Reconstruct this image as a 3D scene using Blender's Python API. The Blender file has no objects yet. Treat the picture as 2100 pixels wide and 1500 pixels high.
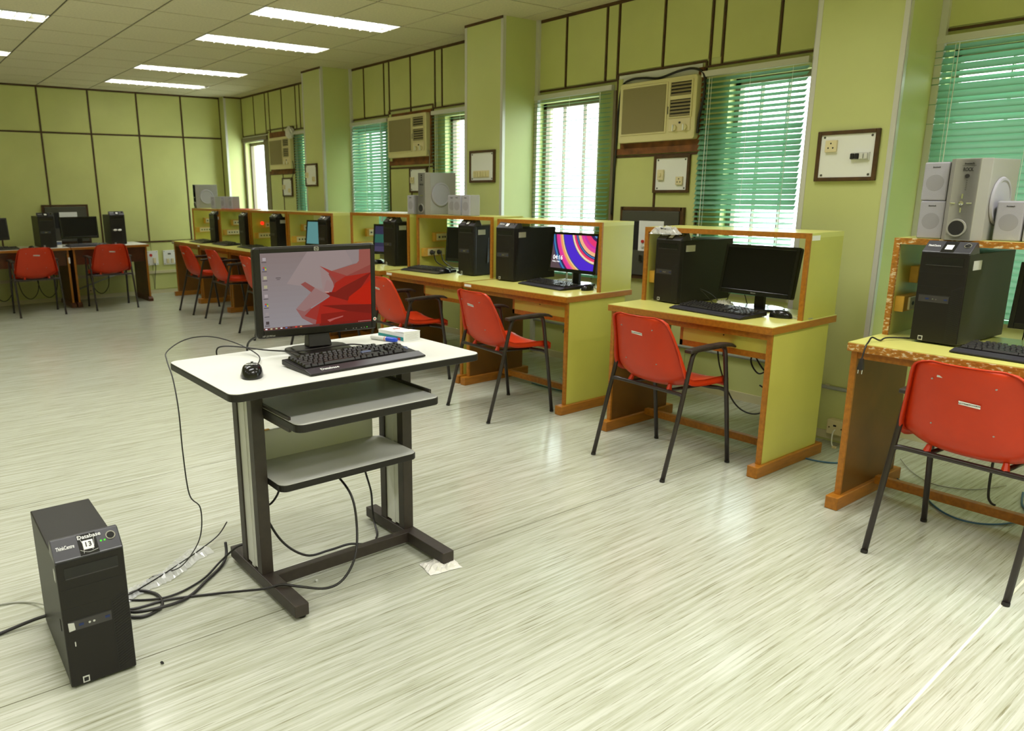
import bpy, bmesh, math, random
from mathutils import Vector, Matrix
C = bpy.context.scene.collection
R_ = math.radians
random.seed(7)

# ------------------------------------------------------------------ camera, world, exposure
def make_camera():
    yaw, pit, roll = .6448, .2370, -.0067
    f = Vector((math.sin(yaw)*math.cos(pit), math.cos(yaw)*math.cos(pit), -math.sin(pit)))
    r = Vector((math.cos(yaw), -math.sin(yaw), 0)); u = r.cross(f)
    c, s = math.cos(roll), math.sin(roll)
    r2 = c*r + s*u; u2 = -s*r + c*u
    d = bpy.data.cameras.new('camera'); o = bpy.data.objects.new('camera', d); C.objects.link(o)
    m = Matrix((r2, u2, -f)).transposed().to_4x4(); m.translation = Vector((0, 0, 1.40))
    o.matrix_world = m
    d.sensor_width = 36.0; d.lens = 1543.9/2100*36
    d.shift_x = (1050-907.9)/2100; d.shift_y = (765.7-750)/2100
    d.clip_start = .02; d.clip_end = 200
    d.dof.use_dof = True; d.dof.focus_distance = 2.8; d.dof.aperture_fstop = 5.0
    bpy.context.scene.camera = o
make_camera()
sc = bpy.context.scene
sc.view_settings.view_transform = 'Standard'
try: sc.view_settings.look = 'None'
except Exception: pass
sc.view_settings.gamma = 1.0
sc.view_settings.use_curve_mapping = False
sc.view_settings.exposure = 0.20
w = bpy.data.worlds.new('daylight'); sc.world = w; w.use_nodes = True
bg = w.node_tree.nodes['Background']; bg.inputs[0].default_value = (.93, .97, 1.0, 1); bg.inputs[1].default_value = 7.0
LAMP_E = 6.0

def unseen_overhead_light(x, y, e, z=2.72):  # area light added overhead out of view, with no fixture modelled
    l = bpy.data.lights.new('unseen_overhead_light', 'AREA'); l.shape = 'RECTANGLE'; l.size = 1.15; l.size_y = .26; l.energy = e
    l.color = (1.0, .99, .97); l.spread = R_(128)
    o = bpy.data.objects.new('unseen_overhead_light', l); C.objects.link(o); o.location = (x, y, z)
LW = 17
for lx in (-2.0, .77, 3.0):
    for ly, k in ((-1.2, 1.5), (.4, 1.35), (2.1, .55), (3.8, 1.0)):  # front rows stronger, to light things from the camera side
        unseen_overhead_light(lx, ly, LW*k)
for lx, ly in ((-2.0, 5.7), (-2.0, 7.0), (-2.0, 8.9), (.77, 5.4)): unseen_overhead_light(lx, ly, LW)

# ------------------------------------------------------------------ materials
def srgb(r, g, b):
    f = lambda v: (v/255/12.92) if v/255 <= .04045 else ((v/255+.055)/1.055)**2.4
    return (f(r), f(g), f(b), 1)
def mat(name, col, rough=.5, metal=0., spec=.5, emit=0., bump=0., noise=0., nscale=8., nstretch=(1, 1, 1), coat=0.):
    m = bpy.data.materials.new(name); m.use_nodes = True
    nt = m.node_tree; b = nt.nodes['Principled BSDF']
    b.inputs['Base Color'].default_value = col; b.inputs['Roughness'].default_value = rough
    b.inputs['Metallic'].default_value = metal; b.inputs['Specular IOR Level'].default_value = spec
    if coat: b.inputs['Coat Weight'].default_value = coat; b.inputs['Coat Roughness'].default_value = .15
    if emit:
        b.inputs['Emission Color'].default_value = col; b.inputs['Emission Strength'].default_value = emit
    if noise or bump:
        tc = nt.nodes.new('ShaderNodeTexCoord'); mp = nt.nodes.new('ShaderNodeMapping'); nz = nt.nodes.new('ShaderNodeTexNoise')
        mp.inputs['Scale'].default_value = nstretch; nz.inputs['Scale'].default_value = nscale; nz.inputs['Detail'].default_value = 5
        nt.links.new(tc.outputs['Object'], mp.inputs[0]); nt.links.new(mp.outputs[0], nz.inputs[0])
        if noise:
            cr = nt.nodes.new('ShaderNodeValToRGB')
            lo = [max(0, c*(1-noise)) for c in col[:3]]+[1]; hi = [min(1, c*(1+noise)) for c in col[:3]]+[1]
            cr.color_ramp.elements[0].position = .3; cr.color_ramp.elements[1].position = .7
            cr.color_ramp.elements[0].color = lo; cr.color_ramp.elements[1].color = hi
            nt.links.new(nz.outputs[0], cr.inputs[0]); nt.links.new(cr.outputs[0], b.inputs['Base Color'])
        if bump:
            bp = nt.nodes.new('ShaderNodeBump'); bp.inputs['Strength'].default_value = bump; bp.inputs['Distance'].default_value = .002
            nt.links.new(nz.outputs[0], bp.inputs['Height']); nt.links.new(bp.outputs[0], b.inputs['Normal'])
    return m
def mat_emit(name, col, s):
    m = bpy.data.materials.new(name); m.use_nodes = True; nt = m.node_tree; nt.nodes.clear()
    e = nt.nodes.new('ShaderNodeEmission'); e.inputs[0].default_value = col; e.inputs[1].default_value = s
    o = nt.nodes.new('ShaderNodeOutputMaterial'); nt.links.new(e.outputs[0], o.inputs[0]); return m
def mat_screen(name, s):
    m = bpy.data.materials.new(name); m.use_nodes = True; nt = m.node_tree; nt.nodes.clear()
    a = nt.nodes.new('ShaderNodeAttribute'); a.attribute_name = 'Col'
    e = nt.nodes.new('ShaderNodeEmission'); e.inputs[1].default_value = s
    g = nt.nodes.new('ShaderNodeBsdfGlossy'); g.inputs['Roughness'].default_value = .25; g.inputs[0].default_value = (.012, .012, .012, 1)
    ad = nt.nodes.new('ShaderNodeAddShader'); o = nt.nodes.new('ShaderNodeOutputMaterial')
    nt.links.new(a.outputs[0], e.inputs[0]); nt.links.new(e.outputs[0], ad.inputs[0]); nt.links.new(g.outputs[0], ad.inputs[1])
    nt.links.new(ad.outputs[0], o.inputs[0]); return m
def mat_glass(name, tint=(.95, 1, .98, 1), refl=.06):
    m = bpy.data.materials.new(name); m.use_nodes = True; nt = m.node_tree; nt.nodes.clear()
    t = nt.nodes.new('ShaderNodeBsdfTransparent'); t.inputs[0].default_value = tint
    g = nt.nodes.new('ShaderNodeBsdfGlossy'); g.inputs['Roughness'].default_value = .02
    mx = nt.nodes.new('ShaderNodeMixShader'); mx.inputs[0].default_value = refl
    o = nt.nodes.new('ShaderNodeOutputMaterial')
    nt.links.new(t.outputs[0], mx.inputs[1]); nt.links.new(g.outputs[0], mx.inputs[2]); nt.links.new(mx.outputs[0], o.inputs[0]); return m
def mat_translucent(name, col, k, tcol=None, rough=.4):
    m = mat(name, col, rough); nt = m.node_tree; b = nt.nodes['Principled BSDF']; out = nt.nodes['Material Output']
    t = nt.nodes.new('ShaderNodeBsdfTranslucent'); t.inputs[0].default_value = tcol or col
    mx = nt.nodes.new('ShaderNodeMixShader'); mx.inputs[0].default_value = k
    nt.links.new(b.outputs[0], mx.inputs[1]); nt.links.new(t.outputs[0], mx.inputs[2]); nt.links.new(mx.outputs[0], out.inputs[0]); return m
def mat_film(name, k=.55):
    m = mat(name, (.85, .86, .86, 1), .12, spec=.9); nt = m.node_tree; b = nt.nodes['Principled BSDF']; out = nt.nodes['Material Output']
    t = nt.nodes.new('ShaderNodeBsdfTransparent'); mx = nt.nodes.new('ShaderNodeMixShader'); mx.inputs[0].default_value = k
    nt.links.new(b.outputs[0], mx.inputs[1]); nt.links.new(t.outputs[0], mx.inputs[2]); nt.links.new(mx.outputs[0], out.inputs[0]); return m
def mat_floor():
    m = bpy.data.materials.new('streaked_vinyl'); m.use_nodes = True; nt = m.node_tree; b = nt.nodes['Principled BSDF']
    g = nt.nodes.new('ShaderNodeNewGeometry')
    def streak(sx, sy, sc_, det, lo, hi, p0, p1):
        mp = nt.nodes.new('ShaderNodeMapping'); mp.inputs['Scale'].default_value = (sx, sy, 1); mp.inputs['Rotation'].default_value = (0, 0, .012)
        nz = nt.nodes.new('ShaderNodeTexNoise'); nz.inputs['Scale'].default_value = sc_; nz.inputs['Detail'].default_value = det; nz.inputs['Roughness'].default_value = .62
        cr = nt.nodes.new('ShaderNodeValToRGB'); cr.color_ramp.elements[0].position = p0; cr.color_ramp.elements[1].position = p1
        cr.color_ramp.elements[0].color = lo; cr.color_ramp.elements[1].color = hi
        nt.links.new(g.outputs['Position'], mp.inputs[0]); nt.links.new(mp.outputs[0], nz.inputs[0]); nt.links.new(nz.outputs[0], cr.inputs[0])
        return cr, nz
    base, n0 = streak(.35, 13, 5.0, 6, srgb(166, 168, 146), srgb(193, 195, 180), .36, .62)
    dark, n1 = streak(1.0, 40, 4.2, 5, (0, 0, 0, 1), (1, 1, 1, 1), .55, .70)
    pale, n2 = streak(.7, 38, 4.6, 4, (0, 0, 0, 1), (1, 1, 1, 1), .58, .78)
    mx = nt.nodes.new('ShaderNodeMix'); mx.data_type = 'RGBA'; mx.inputs['B'].default_value = srgb(114, 112, 76)
    mul = nt.nodes.new('ShaderNodeMath'); mul.operation = 'MULTIPLY'; mul.inputs[1].default_value = .85
    nt.links.new(dark.outputs[0], mul.inputs[0]); nt.links.new(mul.outputs[0], mx.inputs['Factor']); nt.links.new(base.outputs[0], mx.inputs['A'])
    mx2 = nt.nodes.new('ShaderNodeMix'); mx2.data_type = 'RGBA'; mx2.inputs['B'].default_value = srgb(222, 224, 216)
    mul2 = nt.nodes.new('ShaderNodeMath'); mul2.operation = 'MULTIPLY'; mul2.inputs[1].default_value = .7
    nt.links.new(pale.outputs[0], mul2.inputs[0]); nt.links.new(mul2.outputs[0], mx2.inputs['Factor']); nt.links.new(mx.outputs['Result'], mx2.inputs['A'])
    nt.links.new(mx2.outputs['Result'], b.inputs['Base Color'])
    r, n3 = streak(1.0, 1.0, .8, 2, (.17, .17, .17, 1), (.24, .24, .24, 1), .35, .65)
    nt.links.new(r.outputs[0], b.inputs['Roughness'])
    bp = nt.nodes.new('ShaderNodeBump'); bp.inputs['Strength'].default_value = .06; bp.inputs['Distance'].default_value = .001
    nt.links.new(n1.outputs[0], bp.inputs['Height']); nt.links.new(bp.outputs[0], b.inputs['Normal'])
    b.inputs['Specular IOR Level'].default_value = .5
    return m
M = {}
M['wall'] = mat('wall_laminate', srgb(201, 206, 138), .42, noise=.05, nscale=1.5, spec=.4)
M['panel'] = mat('wall_panel_laminate', srgb(200, 203, 132), .40, noise=.06, nscale=2.0, spec=.4)
M['batten'] = mat('dark_wood_batten', srgb(78, 52, 22), .5, noise=.3, nscale=20)
M['ceil'] = mat('ceiling_tile', srgb(204, 196, 160), .85, noise=.08, nscale=60, bump=.25)
M['grid'] = mat('ceiling_grid', srgb(92, 86, 62), .6)
M['floor'] = mat_floor()
M['seam'] = mat('floor_seam', srgb(96, 92, 66), .5)
M['weld'] = mat('floor_weld', srgb(225, 226, 205), .4)
M['alum'] = mat('aluminium_strip', srgb(214, 212, 204), .32, metal=.2)
M['lime'] = mat('lime_laminate', srgb(196, 190, 88), .34, noise=.05, nscale=3)
M['limetop'] = mat('lime_worktop', srgb(214, 210, 116), .33, noise=.04, nscale=4, coat=.15)
M['wood'] = mat('orange_wood', srgb(166, 104, 24), .4, noise=.18, nscale=10, nstretch=(1, 6, 6))
M['woodworn'] = mat('worn_orange_wood', srgb(160, 104, 28), .5, noise=.3, nscale=60, nstretch=(2, .8, 1.6))
_r = [n for n in M['woodworn'].node_tree.nodes if n.type == 'VALTORGB'][0].color_ramp
_r.elements[0].position = .25; _r.elements[1].position = .54
for _p in (.64, .80): _e = _r.elements.new(_p); _e.color = srgb(216, 200, 160)
M['brownlam'] = mat('brown_laminate', srgb(112, 72, 18), .4, noise=.15, nscale=6)
M['darkwood'] = mat('dark_red_wood', srgb(84, 42, 14), .4, noise=.25, nscale=9)
M['white'] = mat('white_laminate', srgb(235, 235, 228), .35)
M['whiteboard'] = mat('white_plate', srgb(238, 238, 235), .3)
M['cream'] = mat('cream_plastic', srgb(222, 212, 160), .45)
M['creamdk'] = mat('cream_grille', srgb(160, 148, 104), .6)
M['black'] = mat('black_plastic', srgb(25, 21, 19), .42, spec=.4)
M['blackm'] = mat('matt_black', srgb(30, 27, 25), .6)
M['gloss'] = mat('gloss_black', srgb(22, 21, 22), .18)
M['key'] = mat('black_key', srgb(36, 34, 33), .28)
M['keyblue'] = mat('blue_grey_key', srgb(96, 106, 138), .35)
M['greypl'] = mat('grey_plastic', srgb(60, 57, 58), .42)
M['capgrey'] = mat('satin_grey_cap', srgb(56, 55, 60), .3)
M['bronze'] = mat('dark_bronze_metal', srgb(52, 44, 38), .45, noise=.15, nscale=30)
M['chairmetal'] = mat('black_enamel_tube', srgb(46, 38, 36), .32)
M['red'] = mat('red_shell_plastic', srgb(196, 54, 18), .36, noise=.07, nscale=6, spec=.35)
M['armrest'] = mat('worn_black_armrest', srgb(50, 43, 38), .42, noise=.5, nscale=25)
M['grey'] = mat('grey_laminate', srgb(214, 214, 208), .38)
M['silver'] = mat('silver_plastic', srgb(164, 162, 156), .34, metal=.15)
M['silvprint'] = mat('silver_print', srgb(150, 148, 154), .7)
M['silvfab'] = mat('silver_cloth', srgb(166, 164, 174), .7, bump=.4, nscale=300)
M['silvdk'] = mat('silver_side', srgb(156, 154, 150), .4)
M['chrome'] = mat('chrome', srgb(215, 215, 215), .15, metal=1.)
M['paper'] = mat('white_paper', srgb(240, 240, 238), .6)
M['tissue'] = mat('tissue_paper', srgb(225, 222, 214), .8)
M['ink'] = mat('black_ink', srgb(30, 28, 28), .6)
M['whiteink'] = mat('white_ink', srgb(235, 235, 235), .5)
M['teal'] = mat('teal_print', srgb(30, 140, 140), .5)
M['redp'] = mat('red_print', srgb(200, 50, 40), .5)
M['blue'] = mat('blue_plastic', srgb(25, 70, 200), .35)
M['bluecable'] = mat('blue_cable', srgb(60, 100, 130), .45)
M['greycable'] = mat('grey_cable', srgb(170, 170, 160), .5)
M['cable'] = mat('black_cable', srgb(34, 31, 30), .42)
M['socketpale'] = mat('socket_ivory', srgb(225, 212, 170), .4)
M['blockwood'] = mat('pale_block_wood', srgb(214, 166, 66), .5, noise=.15, nscale=14)
M['conduit'] = mat('grey_conduit', srgb(158, 160, 150), .45)
M['base'] = mat('cream_skirting', srgb(205, 198, 160), .5)
M['dbox'] = mat('dark_grey_metal', srgb(78, 76, 66), .45)
M['rust'] = mat('rusty_wood', srgb(122, 74, 34), .7, noise=.4, nscale=14)
M['blind'] = mat_translucent('green_blind_slat', srgb(112, 166, 134), .07, srgb(150, 200, 165))
M['blindrail'] = mat('green_blind_rail', srgb(90, 160, 120), .4)
M['glass'] = mat_glass('window_glass')
M['frame'] = mat('window_frame_paint', srgb(120, 108, 84), .5)
M['tube'] = mat_emit('fluorescent_tube', (1, .98, .93, 1), LAMP_E)
M['louvre'] = mat('lamp_white_enamel', srgb(240, 240, 232), .25, metal=.2)
M['ledgreen'] = mat_emit('green_led', srgb(90, 255, 60), 1.1)
M['ledred'] = mat_emit('red_led', srgb(255, 50, 25), 1.2)
M['usb'] = mat('usb_blue', srgb(22, 42, 96), .4)
M['film'] = mat_film('clear_plastic_film')
M['screen'] = mat_screen('lit_screen', .8)
M['cyanscreen'] = mat_emit('cyan_screen', srgb(100, 152, 150), .7)
M['violetscreen'] = mat_emit('violet_screen', srgb(90, 80, 150), .8)
M['darkscreen'] = mat('dark_screen', srgb(12, 10, 10), .35, spec=.3)
M['sticker'] = mat('silver_sticker', srgb(200, 200, 196), .35)

# ------------------------------------------------------------------ mesh helpers
class G:
    def __init__(s): s.v = []; s.f = []
    def add(s, v, f):
        n = len(s.v); s.v += [tuple(p) for p in v]; s.f += [tuple(i+n for i in q) for q in f]; return s
    def box(s, x0, x1, y0, y1, z0, z1):
        return s.add([(x0, y0, z0), (x1, y0, z0), (x1, y1, z0), (x0, y1, z0), (x0, y0, z1), (x1, y0, z1), (x1, y1, z1), (x0, y1, z1)],
                     [(0, 3, 2, 1), (4, 5, 6, 7), (0, 1, 5, 4), (1, 2, 6, 5), (2, 3, 7, 6), (3, 0, 4, 7)])
    def hexa(s, p):   # eight points in the box order
        return s.add(p, [(0, 3, 2, 1), (4, 5, 6, 7), (0, 1, 5, 4), (1, 2, 6, 5), (2, 3, 7, 6), (3, 0, 4, 7)])
    def prism(s, poly, a, b, axis='z'):
        n = len(poly)
        def P(u, v, t): return {'z': (u, v, t), 'y': (u, t, v), 'x': (t, u, v)}[axis]
        v = [P(u, w_, a) for u, w_ in poly]+[P(u, w_, b) for u, w_ in poly]
        area = sum(poly[i][0]*poly[(i+1) % n][1]-poly[(i+1) % n][0]*poly[i][1] for i in range(n))
        flip = (area < 0) != (axis == 'y')
        f = [tuple(range(n-1, -1, -1)), tuple(range(n, 2*n))]+[(i, (i+1) % n, n+(i+1) % n, n+i) for i in range(n)]
        if flip: f = [tuple(reversed(q)) for q in f]
        return s.add(v, f)
    def cyl(s, p0, p1, r0, n=12, r1=None, cap=True):
        r1 = r0 if r1 is None else r1
        p0 = Vector(p0); p1 = Vector(p1); d = (p1-p0).normalized()
        a = d.orthogonal().normalized(); b = d.cross(a)
        v = []
        for p, r in ((p0, r0), (p1, r1)):
            for i in range(n):
                t = 2*math.pi*i/n; v.append(p+a*(r*math.cos(t))+b*(r*math.sin(t)))
        f = [(i, (i+1) % n, n+(i+1) % n, n+i) for i in range(n)]
        if cap: f += [tuple(range(n-1, -1, -1)), tuple(range(n, 2*n))]
        return s.add(v, f)
    def tube(s, pts, r, n=8):
        pts = [Vector(p) for p in pts]; m = len(pts); v = []; a = None
        for i, p in enumerate(pts):
            d = (pts[min(i+1, m-1)]-pts[max(i-1, 0)]).normalized()
            a = d.orthogonal().normalized() if a is None else (a-d*a.dot(d)).normalized()
            b = d.cross(a)
            for k in range(n):
                t = 2*math.pi*k/n; v.append(p+a*(r*math.cos(t))+b*(r*math.sin(t)))
        f = [(i*n+k, i*n+(k+1) % n, (i+1)*n+(k+1) % n, (i+1)*n+k) for i in range(m-1) for k in range(n)]
        f += [tuple(range(n-1, -1, -1)), tuple(range((m-1)*n, m*n))]
        return s.add(v, f)
    def lathe(s, c, axis, prof, n=24):   # prof: (radius, distance along axis)
        d = Vector(axis).normalized(); a = d.orthogonal().normalized(); b = d.cross(a); c = Vector(c); v = []
        for r, h in prof:
            for i in range(n):
                t = 2*math.pi*i/n; v.append(c+d*h+a*(r*math.cos(t))+b*(r*math.sin(t)))
        m = len(prof)
        f = [(j*n+i, j*n+(i+1) % n, (j+1)*n+(i+1) % n, (j+1)*n+i) for j in range(m-1) for i in range(n)]
        f += [tuple(range(n-1, -1, -1)), tuple(range((m-1)*n, m*n))]
        return s.add(v, f)
    def obj(s, name, m, parent=None, bevel=0, smooth=False, seg=2, loc=None):
        me = bpy.data.meshes.new(name); me.from_pydata(s.v, [], s.f); me.update()
        if smooth:
            for p in me.polygons: p.use_smooth = True
        me.materials.append(m if not isinstance(m, str) else M[m])
        o = bpy.data.objects.new(name, me); C.objects.link(o)
        if parent: o.parent = parent
        if loc: o.location = loc
        if bevel:
            b = o.modifiers.new('edge', 'BEVEL'); b.width = bevel; b.segments = seg; b.limit_method = 'ANGLE'; b.angle_limit = .6
        return o
def box(name, m, parent, *b, bevel=0): return G().box(*b).obj(name, m, parent, bevel)
def rrect(x0, x1, y0, y1, r, n=5):
    out = []
    for cx, cy, a0 in ((x1-r, y0+r, -90), (x1-r, y1-r, 0), (x0+r, y1-r, 90), (x0+r, y0+r, 180)):
        for i in range(n+1):
            t = R_(a0+90*i/n); out.append((cx+r*math.cos(t), cy+r*math.sin(t)))
    return out
def spline(pts, n=8):
    pts = [Vector(p) for p in pts]; out = []
    for i in range(len(pts)-1):
        p0 = pts[max(i-1, 0)]; p1 = pts[i]; p2 = pts[i+1]; p3 = pts[min(i+2, len(pts)-1)]
        for k in range(n):
            t = k/n
            out.append(.5*((2*p1)+(p2-p0)*t+(2*p0-5*p1+4*p2-p3)*t*t+(3*p1-p0-3*p2+p3)*t**3))
    out.append(pts[-1]); return out
def tag(o, label=None, cat=None, group=None, kind=None):
    if label: o['label'] = label
    if cat: o['category'] = cat
    if group: o['group'] = group
    if kind: o['kind'] = kind
    return o
def thing(name, label, cat, loc=(0, 0, 0), rz=0., group=None):
    o = bpy.data.objects.new(name, None); C.objects.link(o); o.empty_display_size = .05
    o.location = loc; o.rotation_euler = (0, 0, rz)
    return tag(o, label, cat, group)
def dup(root, loc, rz, label, name=None):
    r = root.copy(); C.objects.link(r); r.location = loc; r.rotation_euler = (0, 0, rz); r['label'] = label
    def rec(a, b):
        for ch in a.children:
            c = ch.copy(); C.objects.link(c); c.parent = b; rec(ch, c)
    rec(root, r); return r
def text(s, size, m, parent, loc, rot, name='lettering', align='CENTER', ext=.0004):
    cu = bpy.data.curves.new('t', 'FONT'); cu.body = s; cu.size = size; cu.align_x = align; cu.align_y = 'CENTER'; cu.extrude = ext; cu.resolution_u = 3; cu.offset = size*.012
    t = bpy.data.objects.new('t', cu); C.objects.link(t)
    bpy.context.view_layer.update()
    me = bpy.data.meshes.new_from_object(t.evaluated_get(bpy.context.evaluated_depsgraph_get()))
    bpy.data.objects.remove(t); bpy.data.curves.remove(cu)
    me.name = name; me.materials.clear(); me.materials.append(M[m] if isinstance(m, str) else m)
    o = bpy.data.objects.new(name, me); C.objects.link(o); o.parent = parent; o.location = loc; o.rotation_euler = rot
    return o
FRONT = (math.pi/2, 0, 0)     # lettering on a face that looks towards local -y
def cable(name, label, pts, r, m, n=6, group=None, cat='cable', k=7):
    p0 = Vector(pts[0]); g = G().tube([p-p0 for p in spline(pts, k)], r, n)
    o = g.obj(name, m, None, smooth=True, loc=p0)
    return tag(o, label, cat, group)
def clip(poly, w_, h):
    for ax, lim, sg in ((0, 0, 1), (0, w_, -1), (1, 0, 1), (1, h, -1)):
        out = []
        for i in range(len(poly)):
            a, b = poly[i-1], poly[i]; da, db = (a[ax]-lim)*sg, (b[ax]-lim)*sg
            if (da < 0) != (db < 0):
                t = da/(da-db); out.append((a[0]+(b[0]-a[0])*t, a[1]+(b[1]-a[1])*t))
            if db >= 0: out.append(b)
        poly = out
        if len(poly) < 3: return []
    return poly
def picture(name, parent, polys, x0, z0, y, wd, ht, material='screen'):
    """flat picture on the plane y (looks to -y); polys: (colour, [(u, v)...]) later ones lie on top; u in 0..1, v in 0..1"""
    v, f, cols = [], [], []
    for i, (c, p) in enumerate(polys):
        q = clip([(a*wd, b*ht) for a, b in p], wd, ht)
        if len(q) < 3: continue
        n = len(v); yy = y-.00003*i
        v += [(x0+a, yy, z0+b) for a, b in q]
        ar = sum(q[k-1][0]*q[k][1]-q[k][0]*q[k-1][1] for k in range(len(q)))
        idx = list(range(n, n+len(q))); f.append(tuple(idx if ar > 0 else reversed(idx))); cols.append(c)
    me = bpy.data.meshes.new(name); me.from_pydata(v, [], f); me.update()
    at = me.color_attributes.new('Col', 'FLOAT_COLOR', 'CORNER')
    for p, c in zip(me.polygons, cols):
        for li in p.loop_indices: at.data[li].color = c
    me.materials.append(M[material])
    o = bpy.data.objects.new(name, me); C.objects.link(o); o.parent = parent; return o

# ------------------------------------------------------------------ the room
XW, YB, ZC, XL, YF, XP = 4.606, 11.12, 2.735, -3.6, -2.2, 4.22
def struct(o): o['kind'] = 'structure'; return o
def sempty(name, loc=(0, 0, 0)):
    o = bpy.data.objects.new(name, None); C.objects.link(o); o.location = loc; return struct(o)
fl = struct(box('floor', 'seam', None, XL, XW+.2, YF, YB+.2, -.08, -.0016))
seams = [YF, -.80, .667, 2.186, 3.765, 5.30, 6.80, 8.30, 9.80, YB]
slope = [0, .03, .041, -.016, 0, 0, 0, 0, 0, 0]
x0f, x1f = XL, XW
for i in range(len(seams)-1):
    def ys(k, x): return seams[k]+slope[k]*(x-1.9) if 0 < k < len(seams)-1 else seams[k]
    gp = .0022
    g = G().hexa([(x0f, ys(i, x0f)+gp, -.004), (x1f, ys(i, x1f)+gp, -.004), (x1f, ys(i+1, x1f)-gp, -.004), (x0f, ys(i+1, x0f)-gp, -.004),
                  (x0f, ys(i, x0f)+gp, 0), (x1f, ys(i, x1f)+gp, 0), (x1f, ys(i+1, x1f)-gp, 0), (x0f, ys(i+1, x0f)-gp, 0)])
    g.obj('vinyl_sheet', 'floor', fl)
for k in (2,):
    a, b = -1.0, XW
    G().hexa([(a, ys(k, a)-.006, -.003), (b, ys(k, b)-.006, -.003), (b, ys(k, b)+.006, -.003), (a, ys(k, a)+.006, -.003),
              (a, ys(k, a)-.004, .0008), (b, ys(k, b)-.004, .0008), (b, ys(k, b)+.004, .0008), (a, ys(k, a)+.004, .0008)]).obj('seam_weld', 'weld', fl)

# ceiling: one slab, tiles hanging in a recessed grid, lamps where the tiles are left out
lamps = [(2.59, 3.80, 5.59, 5.89), (2.59, 3.80, 6.80, 7.10), (2.59, 3.80, 8.75, 9.04), (2.60, 3.82, 10.01, 10.32), (.165, 1.375, 6.82, 7.11), (.165, 1.375, 8.70, 8.98)]
ce = struct(box('ceiling', 'grid', None, XL, XW+.2, YF, YB+.2, ZC+.10, ZC+.16))
xl = [XL]+[-2.82+.6*k for k in range(0, 12)]+[4.415, XW]
xl = [XL, -3.43, -2.83, -2.23, -1.63, -1.03, -.43, .165, .77, 1.38, 1.98, 2.59, 3.195, 3.81, 4.415, XW]
yl = [YF, -1.62, -1.02, -.42, .18, .78, 1.38, 1.98, 2.58, 3.18, 3.79, 4.40, 5.0, 5.59, 6.20, 6.80, 7.41, 8.02, 8.60, 9.12, 9.70, 10.33, 10.8, YB]
tmesh = {}
def tile(a, b, c, d):
    if b-a < .03 or d-c < .03: return
    key = (round(b-a, 3), round(d-c, 3))
    if key not in tmesh:
        me = bpy.data.meshes.new('ceiling_tile'); g = G().box(.008, key[0]-.008, .008, key[1]-.008, 0, .012)
        me.from_pydata(g.v, [], g.f); me.materials.append(M['ceil']); tmesh[key] = me
    o = bpy.data.objects.new('ceiling_tile', tmesh[key]); C.objects.link(o); o.parent = ce; o.location = (a, c, ZC)
for i in range(len(xl)-1):
    for j in range(len(yl)-1):
        a, b, c, d = xl[i], xl[i+1], yl[j], yl[j+1]
        if a < -1.7 and c < 3: pass
        cut = [L for L in lamps if L[0] < (a+b)/2 < L[1] and L[2] < d-.02 and L[3] > c+.02]
        if not cut: tile(a, b, c, d); continue
        L = cut[0]; tile(a, b, c, max(c, L[2]-.004)); tile(a, b, min(d, L[3]+.004), d)
# T-bar grid just above the tile faces
g = G()
for x in xl: g.box(x-.012, x+.012, YF, YB, ZC+.006, ZC+.02)
for y in yl: g.box(XL, XW, y-.012, y+.012, ZC+.007, ZC+.021)
g.obj('grid_bar', 'grid', ce)

# right wall with window openings
OPEN = [(-.65, .05), (.95, 1.75), (2.47, 3.01), (4.12, 4.785), (5.45, 6.06), (7.12, 7.80), (8.35, 9.06), (10.22, 10.88)]
SILL, HEAD = .72, 2.10
g = G(); prev = YF
for a, b in OPEN:
    g.box(XW, XW+.18, prev, a, 0, ZC+.1); g.box(XW, XW+.18, a, b, 0, SILL); g.box(XW, XW+.18, a, b, HEAD, ZC+.1); prev = b
g.box(XW, XW+.18, prev, YB+.2, 0, ZC+.1)
wr = struct(g.obj('wall_right', 'wall'))
struct(box('wall_left', 'wall', None, XL-.15, XL, YF, YB, 0, ZC+.1))
struct(box('wall_front', 'wall', None, XL-.15, XW+.2, YF-.15, YF, 0, ZC+.1))
wb = struct(box('wall_back', 'wall', None, XL-.15, XW+.2, YB, YB+.15, 0, ZC+.1))
for n_, (a, b) in enumerate(OPEN, 1):
    wn = sempty('window_%d' % n_)
    x = XW+.07
    g = G().box(x, x+.045, a, a+.035, SILL, HEAD).box(x, x+.045, b-.035, b, SILL, HEAD).box(x, x+.045, a, b, HEAD-.04, HEAD).box(x, x+.045, a, b, SILL, SILL+.04)
    fr = g.obj('window_frame', 'frame', wn)
    for k in ((1/3, 2/3) if n_ != 8 else ()):
        yy = a+(b-a)*k; box('mullion', 'frame', wn, x+.005, x+.04, yy-.003, yy+.003, SILL+.04, HEAD-.04)
    box('pane', 'glass', wn, x+.02, x+.024, a+.035, b-.035, SILL+.04, HEAD-.04)
    box('window_sill', 'base', wn, XW-.015, XW+.07, a, b, SILL-.02, SILL)

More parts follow.
